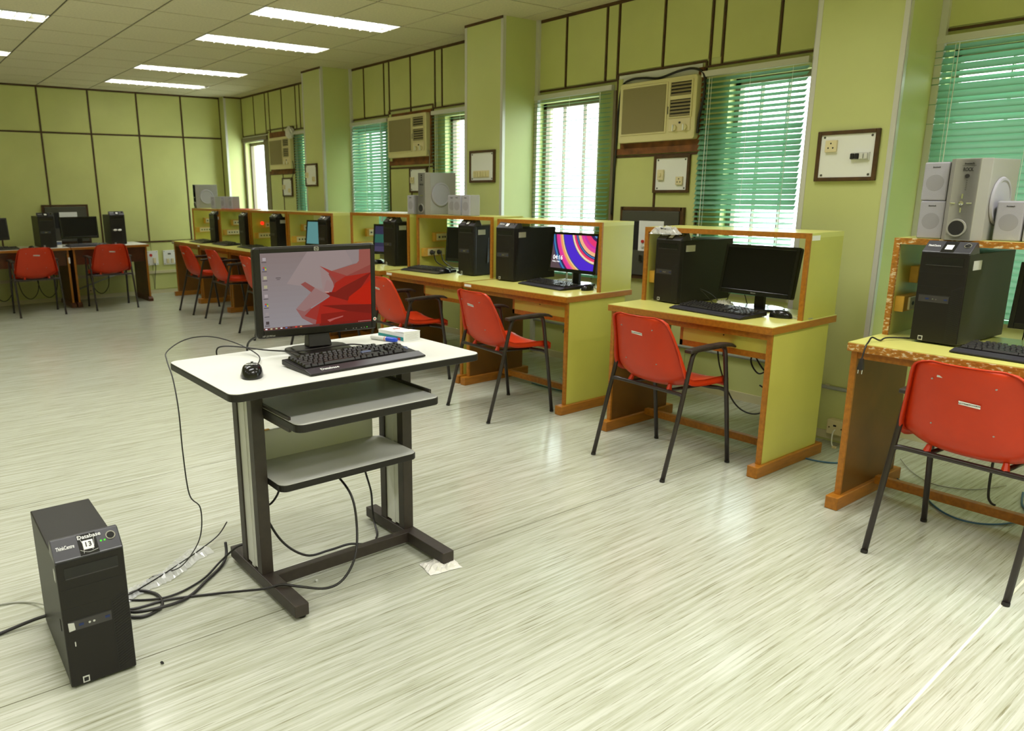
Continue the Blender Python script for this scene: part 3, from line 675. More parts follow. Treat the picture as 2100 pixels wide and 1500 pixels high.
# ------------------------------------------------------------------ tower computers
def tower(label, H_=.40, cap=.044, detail=1, led=False, logo=True, film=False, stick=True):
    t = thing('computer_tower', label, 'computer'); D, w = .45, .0905
    box('case', 'black' if True else 0, t, -w+.002, w-.002, .03, D, .006, H_, bevel=.003)
    box('front_bezel', 'black', t, -w, w, 0, .032, .008, H_+.004, bevel=.004)
    G().prism([(0, H_+.004), (.052, H_+.004+cap), (.066, H_+.004+cap), (.09, H_), (0, H_-.006)], -w, w, 'x').obj('sloping_cap', 'capgrey', t, bevel=.003)
    box('optical_drive', 'gloss', t, -w+.02, w-.018, -.0012, .004, H_-.052, H_-.02)
    box('drive_tray_edge', 'greypl', t, -w+.022, w-.02, -.0022, .002, H_-.0545, H_-.0515)
    box('seam_line', 'ink', t, -w+.003, w-.003, -.0006, .002, H_-.086, H_-.0845)
    box('seam_line', 'ink', t, -w+.003, w*.32, -.0006, .002, H_-.146, H_-.1445)
    ports = box('port_strip', 'greypl', t, -w+.013, w*.42, -.001, .004, H_-.215, H_-.186)
    box('recess', 'ink', t, -w+.010, w*.45, -.0008, .003, H_-.186, H_-.182)
    if detail:
        for x in (-w+.04, w*.22):
            box('usb_port', 'usb', ports, x, x+.013, -.0018, .0, H_-.204, H_-.197)
        for x in (-.022, -.010): G().cyl((x, -.002, H_-.201), (x, 0, H_-.201), .0035, 8).obj('audio_jack', 'chrome', ports)
        if detail > 1:
            G().hexa([(-w+.013, -.0022, H_-.214), (-w+.03, -.0022, H_-.212), (-w+.03, -.001, H_-.212), (-w+.013, -.001, H_-.214), (-w+.012, -.0022, H_-.187), (-w+.028, -.0022, H_-.19), (-w+.028, -.001, H_-.19), (-w+.012, -.001, H_-.187)]).obj('torn_tape', 'sticker', ports)
    # slanted grille at the lower right
    g = G(); n = 26 if detail else 12; z0, z1 = .03, .255
    for k in range(n):
        z = z0+(z1-z0)*k/n; x0, x1 = w*.47, w-.004; sl = .022; hgt = (z1-z0)/n*.45
        g.hexa([(x0, -.0016, z-sl*.5), (x1, -.0016, z+sl*.5), (x1, .001, z+sl*.5), (x0, .001, z-sl*.5), (x0, -.0016, z+hgt-sl*.5), (x1, -.0016, z+hgt+sl*.5), (x1, .001, z+hgt+sl*.5), (x0, .001, z+hgt-sl*.5)])
    gb = G().prism([(w*.46, z0-.013), (w-.003, z0+.008), (w-.003, z1+.012), (w*.46, z1-.012)], -.0006, .001, 'y').obj('grille_backing', 'ink', t)
    tag(g.obj('grille', 'black', t), kind='stuff')
    sl = math.atan2(cap, .052)
    rot = (sl, 0, 0); NS, NC = math.sin(sl), math.cos(sl)
    def on(y, up=.0014): return H_+.004+cap*y/.052+up
    c2 = G().hexa([(-.022, .001, on(.001, 0)), (.028, .001, on(.001, 0)), (.028, .051, on(.051, 0)), (-.022, .051, on(.051, 0)), (-.022, .001, on(.001, .0009)), (.028, .001, on(.001, .0009)), (.028, .051, on(.051, .0009)), (-.022, .051, on(.051, .0009))]).obj('cap_centre', 'gloss', t)
    bt = G().cyl((.066, .034, on(.034, -.001)), (.066, .034-.003*NS, on(.034, -.001)+.003*NC), .0135, 20).obj('power_button', 'chrome', t)
    G().cyl((.066, .034-.0015*NS, on(.034, -.001)+.0015*NC), (.066, .034-.0036*NS, on(.034, -.001)+.0036*NC), .0105, 20).obj('button_centre', 'gloss', bt)
    if led:
        for x in (.038, .048): G().cyl((x, .026, on(.026, -.001)), (x, .026-.002*NS, on(.026, -.001)+.002*NC), .0026, 8).obj('status_led', 'ledgreen', t)
    G().hexa([(-.011, .013, on(.013, .0008)), (.017, .013, on(.013, .0008)), (.017, .034, on(.034, .0008)), (-.011, .034, on(.034, .0008)), (-.011, .013, on(.013, .0016)), (.017, .013, on(.013, .0016)), (.017, .034, on(.034, .0016)), (-.011, .034, on(.034, .0016))]).obj('number_sticker', 'paper', t)
    if logo: text('ThinkCentre', .0165, 'whiteink', t, (-.056, .028, on(.028)), rot).scale = (.56, 1, 1)
    if stick:
        box('badge', 'sticker', t, -w+.032, -w+.05, -.0012, .0006, .013, .033); box('badge_print', 'ink', t, -w+.035, -w+.047, -.0018, 0, .017, .029)
        box('inventory_sticker', 'sticker', t, w-.0025, w-.001, .05, .125, H_-.07, H_-.03)
    return t
T_main = tower('black tower computer standing on the floor at the left, handwritten white lettering', detail=2, led=True)
T_main.location = (.373, 2.170, 0); T_main.rotation_euler = (0, 0, R_(-1.0))
def on_m(y): return .404+.044*y/.052+.0022
rotm = (math.atan2(.044, .052), 0, 0)
text('Database', .017, 'whiteink', T_main, (.010, .0425, on_m(.0425)), rotm, 'handwriting')
text('13', .021, 'ink', T_main, (.003, .0225, on_m(.0225)+.0012), rotm, 'handwriting')
for pts in (((-.018, .047), (-.010, .025), (-.012, .004)), ((-.02, .013), (0, .005), (.026, .008)), ((.022, .042), (.018, .02), (.012, .009))):
    G().tube(spline([(a, b, on_m(b)) for a, b in pts], 5), .0007, 4).obj('scratch', 'sticker', T_main)
box('side_sticker', 'sticker', T_main, -.0902, -.0885, .02, .055, .33, .365)
box('side_latch', 'ink', T_main, -.0900, -.0884, .055, .066, .165, .20)
G().prism(rrect(-.067, -.064, .135, .15, .001, 1), -.0006, .0004, 'y').obj('scuff', 'sticker', T_main)

T0 = tower('black tower computer on the lime desk at the right edge, power plug lying beside it', stick=True)
T0.location = (3.515, 1.245, zt); T0.scale = (1, 1, .95); T0.rotation_euler = (0, 0, TOX+R_(-3))
def tw(x, y, label, rz=0., sz=.95):
    o = dup(T0, (x, y, zt), TOX+rz, label); o.scale = (1, 1, sz); return o
T3 = tw(3.655, 2.705, 'black tower computer with a plastic packet on top, beside the switched-off monitor', R_(-6), .90)
tw(3.665, 4.118, 'black tower computer left of the colourful lit screen', R_(4))
tw(3.69, 4.60, 'black tower computer in front of an unlit monitor, second desk of the row', R_(2))
tw(3.67, 5.655, 'black tower computer third along the row, covering a greenish lit screen', R_(0))
tw(3.64, 6.825, 'black tower computer right of the pale blue lit screen', R_(0), .925)
tw(3.64, 7.98, 'black tower computer right of the red socket light', R_(-1), .925)
tw(3.63, 8.84, 'black tower computer in the second bay from the far corner', R_(0), .92)
tw(3.62, 9.80, 'black tower computer nearest the far corner, thin violet screen beside it', R_(0), .92)
zb = .752
dup(T0, (1.785, 10.45, zb), 0, 'black tower computer on the back desk left of the unlit monitor')
t = dup(T0, (2.617, 10.45, zb), R_(-2), 'black tower computer with white plastic in its port strip, back desk right end')
for x in (-.04, .015):
    bm = bmesh.new(); bmesh.ops.create_icosphere(bm, subdivisions=2, radius=.024)
    for v in bm.verts: v.co.z *= .6; v.co.y *= .4; v.co *= 1+random.uniform(-.1, .1)
    me = bpy.data.meshes.new('plastic_bud'); bm.to_mesh(me); bm.free(); me.materials.append(M['paper'])
    o = bpy.data.objects.new('plastic_bud', me); C.objects.link(o); o.parent = t; o.location = (x, -.008, .2)

# ------------------------------------------------------------------ monitors
def monitor(label, w, h, zc, tilt, screen='darkscreen', bez=.018, chin=.024, base=.125, name='monitor', brand=None):
    """panel facing local -y, centre height zc above the surface"""
    t = thing(name, label, 'monitor')
    m = Matrix.Translation((0, 0, zc)) @ Matrix.Rotation(-tilt, 4, 'X')
    def put(o): o.matrix_basis = m @ o.matrix_basis; return o
    hs = put(G().prism(rrect(-w/2, w/2, -h/2, h/2, .010, 4), 0, .03, 'y').obj('housing', 'black', t, bevel=.003))
    put(G().prism(rrect(-w*.32, w*.32, -h*.34, h*.3, .03, 4), .028, .055, 'y').obj('rear_cover', 'blackm', t, bevel=.006))
    g = G(); x0, x1, z0, z1 = -w/2, w/2, -h/2, h/2
    g.box(x0, x0+bez, -.006, 0, z0, z1).box(x1-bez, x1, -.006, 0, z0, z1).box(x0+bez, x1-bez, -.006, 0, z1-bez, z1).box(x0+bez, x1-bez, -.006, 0, z0, z0+chin)
    put(g.obj('bezel', 'gloss', t, bevel=.002))
    s = None
    if screen: s = put(box('screen', screen, t, x0+bez, x1-bez, -.0025, .001, z0+chin, z1-bez))
    if brand: b = text(brand, .011, 'silver', t, (0, 0, 0), FRONT); b.location = m @ Vector((0, -.0066, z0+chin*.5)); b.rotation_euler = (math.pi/2-tilt, 0, 0)
    nb = zc-h/2
    G().prism([(-.029, .0), (.029, .0), (.026, nb+.06), (-.026, nb+.06)], .03, .055, 'y').obj('stand_neck', 'black', t, bevel=.003)
    if base:
        pr = [(base, 0), (base, .008), (base-.006, .013), (.03, .017), (0, .018)]
        o = G().lathe((0, 0, 0), (0, 0, 1), pr, 36).obj('stand_base', 'gloss', t, smooth=False); o.scale = (1.0, .82, 1); o.location = (0, .06, 0)
    t['m'] = 0
    del t['m']
    return t, put, (x0+bez, x1-bez, z0+chin, z1-bez)
mon3, _, _ = monitor('switched-off black monitor on the lone lime desk, round white-lit base', .442, .268, .215, R_(10), brand='lenovo')
mon3.location = (3.80, 2.225, zt); mon3.rotation_euler = (0, 0, TOX+R_(-4))
mon4, _, _ = monitor('black monitor at the right edge beside the tower, dark screen', .442, .268, .215, R_(9))
mon4.location = (3.70, .815, zt); mon4.rotation_euler = (0, 0, TOX+R_(2))
mon1, put1, q1 = monitor('lit monitor showing colourful arcs and the clock 04:16', .432, .272, .225, R_(8), screen=None, bez=.017, chin=.024)
mon1.location = (3.85, 3.62, zt); mon1.rotation_euler = (0, 0, TOX+R_(0))
def arcs():
    cx, cy, asp = 1.1, .8, .60; out = [(srgb(96, 78, 82), [(0, 0), (1, 0), (1, 1), (0, 1)])]
    ring = [(1.16, (60, 60, 120)), (1.13, (60, 140, 190)), (1.10, (62, 44, 92)), (1.06, (235, 62, 150)), (1.0, (225, 80, 170)), (.975, (250, 150, 120)), (.955, (246, 176, 100)), (.925, (250, 222, 160)),
            (.905, (62, 80, 130)), (.885, (84, 48, 212)), (.70, (112, 116, 60)), (.688, (250, 226, 190)), (.655, (244, 90, 140)), (.645, (236, 60, 110)), (.61, (60, 50, 110)), (.595, (80, 130, 190)), (.575, (40, 50, 90)),
            (.56, (250, 190, 140)), (.50, (230, 70, 160)), (.44, (200, 60, 170)), (.40, (236, 60, 120)), (.31, (60, 40, 90)), (.26, (90, 150, 210)), (.20, (70, 60, 160))]
    for r, c in ring:
        p = [(cx+r*math.cos(a), (cy+r*math.sin(a))/asp) for a in [2*math.pi*k/60 for k in range(60)]]
        out.append((srgb(*c), p))
    return out
x0, x1, z0, z1 = q1
pic = put1(picture('screen', mon1, arcs(), x0, z0, -.003, x1-x0, z1-z0))
for s, sz, dx, dz in (('04:16', .042, .038, .072), ('Friday, 3 May', .013, .036, .045)):
    o = text(s, sz, mat_emit('clock_white', (1, 1, 1, 1), 1.0) if 'clock_white' not in bpy.data.materials else bpy.data.materials['clock_white'], mon1, (0, 0, 0), FRONT, align='LEFT')
    o.matrix_basis = Matrix.Translation((0, 0, .225)) @ Matrix.Rotation(-R_(8), 4, 'X') @ Matrix.Translation((x0+dx-.022, -.0045, z0+dz)) @ Matrix.Rotation(math.pi/2, 4, 'X')
mon2, _, _ = monitor('dark unlit monitor half hidden behind a tower, second desk of the row', .42, .27, .225, R_(6))
mon2.location = (3.80, 4.72, zt); mon2.rotation_euler = (0, 0, TOX+R_(14))
def small_mon(x, y, rz, screen, label):
    t, _, _ = monitor(label, .40, .27, .22, R_(8), screen=screen); t.location = (x, y, zt); t.rotation_euler = (0, 0, TOX+rz)
monr3, putr3, qr = monitor('lit monitor with a dark green picture, mostly behind the third tower of the row', .40, .27, .22, R_(6), screen=None)
monr3.location = (3.78, 5.79, zt); monr3.rotation_euler = (0, 0, TOX+R_(20))
x0, x1, z0, z1 = qr
putr3(picture('screen', monr3, [(srgb(52, 50, 74), [(0, 0), (1, 0), (1, 1), (0, 1)]), (srgb(48, 96, 82), [(0, .35), (1, .35), (1, .68), (0, .68)]), (srgb(70, 62, 90), [(0, 0), (1, 0), (1, .2), (0, .2)]), (srgb(60, 70, 92), [(.3, .7), (.7, .7), (.7, .95), (.3, .95)])], x0, z0, -.003, x1-x0, z1-z0))
small_mon(3.80, 7.20, R_(14), 'cyanscreen', 'lit monitor with a plain pale blue screen beyond the gap')
small_mon(3.80, 10.02, R_(10), 'violetscreen', 'thin sliver of a violet lit monitor near the far corner')
zbk = zb
t, _, _ = monitor('dark monitor between the two towers on the back desk', .44, .27, .232, R_(5)); t.location = (2.165, 10.52, zbk)
t, _, _ = monitor('tilted dark monitor at the left edge on the back desk', .44, .26, .243, R_(9)); t.location = (1.155, 10.5, zbk); t.rotation_euler = (0, 0, R_(6))

# ------------------------------------------------------------------ the trolley in the middle and what stands on it
ZT = .812
tt = thing('computer_trolley', 'white-topped computer trolley with two lower shelves on a dark metal frame', 'computer table', (0, 0, 0))
box_ = rrect(.797, 1.768, 2.108, 2.702, .035, 6)
G().prism(box_, ZT-.026, ZT-.0015, 'z').obj('edge_band', 'black', tt, bevel=.003)
G().prism(rrect(.799, 1.766, 2.110, 2.700, .034, 6), ZT-.0015, ZT, 'z').obj('tabletop', 'white', tt)
for x0, x1 in ((.960, 1.004), (1.578, 1.622)):
    box('foot', 'bronze', tt, x0-.004, x1+.004, 2.098, 2.66, .014, .058, bevel=.003)
    for y in (2.125, 2.62): G().cyl(((x0+x1)/2+.01, y, 0), ((x0+x1)/2+.01, y, .014), .014, 12).obj('glide', 'blackm', tt)
    for y0, y1 in ((2.365, 2.405), (2.500, 2.540)): box('upright', 'bronze', tt, x0, x1, y0, y1, .058, ZT-.026, bevel=.002)
    pn_ = box('grey_infill', 'grey', tt, x0+.006, x0+.030, 2.405, 2.500, .066, ZT-.06)
    box('infill_rib', 'grey', pn_, x0+.003, x0+.033, 2.44, 2.462, .06, ZT-.06)
    box('top_bracket', 'bronze', tt, x0, x1, 2.18, 2.64, ZT-.046, ZT-.026)
box('crossbar', 'bronze', tt, 1.004, 1.578, 2.335, 2.368, .016, .058, bevel=.002)
# keyboard tray on runners
G().prism(rrect(1.000, 1.570, 2.098, 2.50, .03, 5), .652, .6785, 'z').obj('tray_edge', 'black', tt, bevel=.003)
G().prism(rrect(1.002, 1.568, 2.100, 2.498, .03, 5), .6785, .680, 'z').obj('keyboard_tray', 'grey', tt)
for x0, x1 in ((1.004, 1.013), (1.569, 1.578)):
    box('tray_runner', 'bronze', tt, x0, x1, 2.17, 2.52, .640, .690)
box('runner_stop', 'blackm', tt, .985, 1.03, 2.15, 2.19, ZT-.036, ZT-.026); box('runner_stop', 'blackm', tt, 1.64, 1.69, 2.15, 2.19, ZT-.036, ZT-.026)
# lower shelf with a back board
G().prism(rrect(1.006, 1.580, 2.262, 2.545, .03, 5), .394, .4185, 'z').obj('shelf_edge', 'black', tt, bevel=.003)
G().prism(rrect(1.008, 1.578, 2.264, 2.543, .03, 5), .4185, .420, 'z').obj('lower_shelf', 'grey', tt)
box('back_board', 'grey', tt, 1.006, 1.55, 2.543, 2.557, .40, .535, bevel=.004)
box('back_board_edge', 'blockwood', tt, 1.01, 1.10, 2.545, 2.556, .535, .538)

# the wide monitor with the red picture
tilt = R_(-1.3); HW, HH = .470, .331; hz = 1.045-ZT
t = thing('monitor', 'black wide monitor with a red and grey lit desktop on the white trolley', 'monitor', (1.310, 2.515, ZT), R_(-9))
hm = Matrix.Translation((0, 0, hz)) @ Matrix.Rotation(-tilt, 4, 'X')
def hp(o): o.matrix_basis = hm @ o.matrix_basis; return o
hp(G().prism(rrect(-HW/2, HW/2, -HH/2, HH/2, .016, 5), 0, .026, 'y').obj('housing', 'black', t, bevel=.004))
hp(G().prism(rrect(-HW*.36, HW*.36, -HH*.38, HH*.38, .03, 5), .024, .055, 'y').obj('rear_cover', 'blackm', t, bevel=.01))
sx0, sx1, sz0, sz1 = -HW/2+.0265, HW/2-.021, -HH/2+.031, HH/2-.021
g = G(); a_, b_, c2_, d_ = -HW/2, HW/2, -HH/2, HH/2
hp(G().box(a_+.004, sx0, -.005, .001, c2_+.004, d_-.004).box(sx1, b_-.004, -.005, .001, c2_+.004, d_-.004).box(sx0, sx1, -.005, .001, sz1, d_-.004).box(sx0, sx1, -.005, .001, c2_+.004, sz0).obj('bezel', 'black', t, bevel=.0025))
PH = (0.000630447,-3.32138e-05,-0.122996,-0.000111374,-0.000952247,1.23853,-7.41538e-05,-1.02377e-05)
PX = lambda *pts: [((PH[0]*x+PH[1]*y+PH[2])/(PH[6]*x+PH[7]*y+1), (PH[3]*x+PH[4]*y+PH[5])/(PH[6]*x+PH[7]*y+1)) for x, y in pts]
hpic = [(srgb(138, 122, 122), [(0, 0), (1, 0), (1, 1), (0, 1)])]
for k in range(14):   # the grey ground is lighter towards the lower left
    v0 = 1-k/14; c = (132+.9*k, 117+1.6*k, 115+2.0*k)
    hpic.append((srgb(*c), [(0, v0-1/14), (1, v0-1/14), (1, v0), (0, v0)]))
for c, p in (
  ((148, 132, 130), ((820, 220), (1300, 200), (1390, 375), (1130, 470), (980, 405), (1020, 700), (920, 690), (560, 640))),
  ((142, 128, 127), ((1300, 205), (1465, 198), (1465, 345), (1440, 372), (1390, 375))),
  ((148, 84, 76), ((1130, 470), (1440, 370), (1465, 340), (1465, 198), (1605, 185), (1625, 500), (1320, 530))),
  ((140, 66, 60), ((1130, 470), (1320, 530), (1620, 380), (1630, 640), (1160, 720), (1150, 620), (1090, 510))),
  ((152, 58, 52), ((980, 405), (1130, 470), (1320, 530), (1620, 520), (1640, 700), (1100, 800), (1160, 720), (1250, 660), (1100, 500))),
  ((150, 120, 118), ((1035, 720), (1070, 580), (1150, 620), (1165, 690), (1100, 740))),
  ((146, 112, 110), ((680, 970), (920, 690), (1110, 790), (870, 950), (790, 1000), (760, 1080))),
  ((140, 74, 70), ((740, 645), (795, 612), (920, 688), (875, 748))),
  ((142, 90, 88), ((680, 970), (790, 1000), (870, 950), (950, 1110), (930, 1180), (760, 1090))),
  ((150, 48, 42), ((790, 1060), (880, 960), (1110, 800), (1130, 1150), (930, 1180), (945, 1110))),
  ((158, 32, 24), ((1110, 800), (1180, 620), (1300, 540), (1640, 480), (1650, 1120), (930, 1180), (945, 1110), (990, 900))),
  ((118, 24, 20), ((1260, 680), (1620, 480), (1470, 720), (1330, 850), (1110, 790), (1040, 745), (1180, 740))),
  ((176, 26, 10), ((1330, 880), (1350, 800), (1640, 560), (1650, 900))),
  ((112, 20, 16), ((1010, 920), (1250, 905), (1640, 890), (1650, 1010), (1330, 985))),
  ((130, 24, 18), ((1000, 1030), (1330, 985), (1650, 1010), (1650, 1080), (1000, 1170))),
  ((170, 90, 84), ((1080, 1105), (1280, 1043), (1275, 1060), (1175, 1095), (1110, 1130))),
  ((196, 150, 140), ((1040, 742), (1090, 735), (1105, 748), (1060, 752)))):
    hpic.append((srgb(*c), PX(*p)))
hpic.insert(15, (srgb(150, 126, 124), PX((980, 405), (1150, 500), (1180, 640), (1110, 790), (920, 690))))
hpic.append((srgb(104, 58, 56), [(0, 0), (.5, 0), (.5, .030), (0, .030)])); hpic.append((srgb(118, 26, 22), [(.5, 0), (1, 0), (1, .030), (.5, .030)]))
ic = [(230, 230, 235), (200, 190, 150), (180, 190, 150), (220, 220, 225), (90, 120, 170), (60, 40, 45), (220, 60, 50), (200, 140, 90)]
for k, c in enumerate(ic): hpic.append((srgb(*c), [(.012+.044*k, .008), (.030+.044*k, .008), (.030+.044*k, .024), (.012+.044*k, .024)]))
for k in range(9): hpic.append((srgb(180, 140, 138), [(.87+.014*k, .010), (.878+.014*k, .010), (.878+.014*k, .020), (.87+.014*k, .020)]))
icons = [(170, 160, 162), (0, 0, 0), (176, 170, 140), (170, 165, 130), (170, 158, 158), (0, 0, 0), (150, 140, 140), (70, 60, 62)]
for k in range(8):
    v = .945-.118*k
    cols = [(190, 60, 50), (90, 150, 80), (60, 90, 170), (200, 180, 60)] if k in (1, 5) else [icons[k]]*4
    for j, c in enumerate(cols):
        a, b = .02+.014*(j % 2), v-.02*(j//2); hpic.append((srgb(*c), [(a, b-.02), (a+.014, b-.02), (a+.014, b), (a, b)]))
    hpic.append((srgb(70, 60, 64), [(.010, v-.062), (.052, v-.062), (.052, v-.054), (.010, v-.054)]))
hpic.append((srgb(70, 60, 64), [(.125, .675), (.168, .675), (.168, .683), (.125, .683)])); hpic.append((srgb(80, 70, 74), [(.132, .655), (.16, .655), (.16, .662), (.132, .662)]))
hp(picture('screen', t, hpic, sx0, sz0, -.0018, sx1-sx0, sz1-sz0))
bd = hp(G().prism(rrect(-.009, .009, HH/2-.0185, HH/2-.0035, .003, 3), -.0066, -.0045, 'y').obj('logo_badge', 'silver', t))
def hptext(s, size, m, x, z, y=-.0072, align='CENTER', par=None):
    o = text(s, size, m, par or t, (0, 0, 0), FRONT, align=align); o.matrix_basis = hm @ Matrix.Translation((x, y, z)) @ Matrix.Rotation(math.pi/2, 4, 'X'); return o
hp(G().cyl((0, -.0072, HH/2-.011), (0, -.0064, HH/2-.011), .0062, 16).obj('logo_disc', 'dbox', t)); hptext('hp', .010, 'silver', 0, HH/2-.0108, -.0078)
hptext('HP LE1901wi', .0085, 'silver', -HW/2+.043, -HH/2+.010, -.0056)
hp(G().cyl((HW/2-.0085, -.0062, -HH/2+.040), (HW/2-.0085, -.0048, -HH/2+.040), .0068, 16).obj('round_sticker', 'paper', t))
hp(G().cyl((HW/2-.0085, -.0068, -HH/2+.040), (HW/2-.0085, -.0060, -HH/2+.040), .003, 12).obj('sticker_dot', 'redp', t))
for k, dx in enumerate((.105, .135, .147, .168, .180)): hp(box('button_mark', 'silver', t, HW/2-.235+dx, HW/2-.231+dx, -.0056, -.004, -HH/2+.009, -HH/2+.0115))
hp(box('power_led', 'ledgreen', t, HW/2-.043, HW/2-.0405, -.0056, -.004, -HH/2+.0095, -HH/2+.012))
# stand: slanted neck on a flat rounded base
G().hexa([(-.046, -.012, .022), (.046, -.012, .022), (.046, .05, .018), (-.046, .05, .018), (-.036, .022, hz-HH/2+.05), (.036, .022, hz-HH/2+.05), (.036, .05, hz-HH/2+.05), (-.036, .05, hz-HH/2+.05)]).obj('stand_neck', 'black', t, bevel=.004)
G().prism(rrect(-.120, .120, -.115, .085, .03, 6), 0, .013, 'z').obj('stand_base', 'black', t, bevel=.004)
G().prism(rrect(-.10, .10, -.095, .07, .03, 6), .013, .019, 'z').obj('stand_plinth', 'black', t, bevel=.004)
c_ = G().tube(spline([(-.15, .045, .085), (-.19, .09, .07), (-.215, .15, .045), (-.225, .20, .012), (-.22, .225, -.05), (-.20, .23, -.3), (-.14, .22, -.5)], 8), .0045, 6).obj('video_cable', 'cable', t, smooth=True)

# keyboards
ROWS = []
def key_layout():
    """(x centre, row, width) in key units; x from 0 at the left"""
    K = []
    K += [(.5, 5, 1)]+[(2.5+i, 5, 1) for i in range(4)]+[(7+i, 5, 1) for i in range(4)]+[(11.5+i, 5, 1) for i in range(4)]+[(15.75+i, 5, 1) for i in range(3)]
    K += [(.5+i, 4, 1) for i in range(13)]+[(14, 4, 2)]+[(15.75+i, 4, 1) for i in range(3)]+[(19+i, 4, 1) for i in range(4)]
    K += [(.75, 3, 1.5)]+[(2+i, 3, 1) for i in range(12)]+[(14.25, 3, 1.5)]+[(15.75+i, 3, 1) for i in range(3)]+[(19+i, 3, 1) for i in range(4)]
    K += [(.9, 2, 1.75)]+[(2.25+i, 2, 1) for i in range(11)]+[(13.9, 2, 2.25)]+[(19+i, 2, 1) for i in range(3)]
    K += [(1.1, 1, 2.25)]+[(2.75+i, 1, 1) for i in range(10)]+[(13.6, 1, 2.75), (16.75, 1, 1)]+[(19+i, 1, 1) for i in range(3)]+[(22, 1, 1)]
    K += [(.6, 0, 1.25), (1.9, 0, 1.25), (3.1, 0, 1.25), (6.9, 0, 6.25), (10.6, 0, 1.25), (11.9, 0, 1.25), (13.1, 0, 1.25), (14.4, 0, 1.25), (15.75, 0, 1), (16.75, 0, 1), (17.75, 0, 1), (19.5, 0, 2), (21, 0, 1)]
    return K
def keyboard(label, single=False, lab=None):
    t = thing('keyboard', label, 'keyboard', group=None); W_, D = .475, .205; w = W_/2
    # a wedge with a palm edge in front
    prof = [(0, .002), (0, .008), (.042, .017), (.060, .015), (D-.012, .026), (D, .024), (D, .006), (.05, 0)]
    G().prism(prof, -w, w, 'x').obj('case', 'greypl' if False else 'black', t, bevel=.003)
    G().hexa([(-w+.003, .002, .0078), (w-.003, .002, .0078), (w-.003, .042, .0165), (-w+.003, .042, .0165), (-w+.003, .002, .0088), (w-.003, .002, .0088), (w-.003, .042, .0176), (-w+.003, .042, .0176)]).obj('palm_edge', 'capgrey', t)
    u = (W_-.03)/22.6; g = G(); sl = .014/.133
    for x, r, kw in key_layout():
        cx = -w+.015+x*u; cy = .072+r*.0205+(.004 if r == 5 else 0); z = .0150+(cy-.06)*sl*.85+.002
        hx, hy = kw*u/2-.0012, .0088; tx, ty = hx-.0026, hy-.0030; h = .0085
        P = [(-hx, -hy, 0), (hx, -hy, 0), (hx, hy, 0), (-hx, hy, 0), (-tx, -ty+.001, h), (tx, -ty+.001, h), (tx, ty+.001, h), (-tx, ty+.001, h)]
        if single: G().hexa(P).obj('key', 'keyblue' if (x, r) in ((13.9, 2), (22, 1)) else 'key', t, loc=(cx, cy, z))
        else: g.hexa([(a+cx, b+cy, c+z) for a, b, c in P])
    if not single: tag(g.obj('keys', 'key', t), kind='stuff')
    if lab: text(lab, .019, 'whiteink', t, (-w+.085, .022, .0142), (.214, 0, 0), 'handwriting')
    return t
k0 = keyboard('black keyboard on the white trolley, handwritten white word on its edge', True, 'Database')
k0.location = (1.330, 2.178, ZT); k0.rotation_euler = (0, 0, R_(1.8))
kb = keyboard('black keyboard on the lone lime desk, in front of the dark monitor')
kb.location = (3.470, 2.323, zt); kb.rotation_euler = (0, 0, TOX+R_(-7))
def kbd(x, y, z, rz, label): return dup(kb, (x, y, z), rz, label)
kbd(3.372, .90, zt, TOX+R_(-4), 'black keyboard on the chipped lime desk at the right edge, papers behind it')
kbd(3.60, 3.70, zt, TOX+R_(-7), 'black keyboard below the colourful lit screen')
kbd(3.545, 5.035, zt, TOX+R_(4), 'black keyboard left of the second tower of the row')
kbd(3.54, 8.60, zt, TOX+R_(-2), 'black keyboard on the far desks, right of the bright bay with white sockets')
kbd(3.517, 9.37, zt, TOX+R_(-2), 'black keyboard in the bright bay with white sockets, far end of the row')
kbd(3.46, 10.05, zt, TOX+R_(-2), 'black keyboard nearest the far corner')
kbd(2.225, 10.345, zb, 0, 'black keyboard in front of the dark monitor on the back desk')
kbd(1.215, 10.38, zb, 0, 'black keyboard at the left edge on the back desk')

inv0 = (Matrix.Translation(k0.location) @ Matrix.Rotation(R_(1.8), 4, 'Z')).inverted()
G().tube([inv0 @ p for p in spline([Vector(p) for p in ((1.45, 2.375, .838), (1.40, 2.43, .842), (1.32, 2.44, .842), (1.20, 2.46, .838), (1.12, 2.55, .836), (1.05, 2.65, .842), (1.0, 2.70, .842), (.985, 2.72, .825), (.99, 2.725, .78))], 7)], .003, 6).obj('cord', 'cable', k0, smooth=True)
# mice
def mouse(label, logo=False):
    t = thing('mouse', label, 'mouse'); n, m = 18, 9; v, f = [], []
    for j in range(m):
        a = (math.pi/2)*j/(m-1)
        for i in range(n):
            th = 2*math.pi*i/n; r = math.cos(a)**.6
            x = .031*r*math.copysign(abs(math.cos(th))**.8, math.cos(th)); y = .056*r*math.copysign(abs(math.sin(th))**.85, math.sin(th))
            z = .038*math.sin(a)**.85*(1-.18*max(0, y)/.056)
            v.append((x, y, z+.002))
    f = [(j*n+i, j*n+(i+1) % n, (j+1)*n+(i+1) % n, (j+1)*n+i) for j in range(m-1) for i in range(n)]
    G().add(v, f).obj('shell', 'gloss', t, smooth=True)
    G().cyl((0, .032, .018), (0, .032, .0375), .004, 8).obj('scroll_button', 'greypl', t)
    if logo: G().hexa([(-.033, -.03, .006), (-.0285, -.03, .006), (-.0285, .035, .006), (-.033, .035, .006), (-.028, -.022, .02), (-.0245, -.022, .02), (-.0245, .03, .02), (-.028, .03, .02)]).obj('side_grip', 'silver', t, bevel=.002); text('lenovo', .013, 'whiteink', t, (0, -.018, .0402), (.1, 0, 0))
    return t
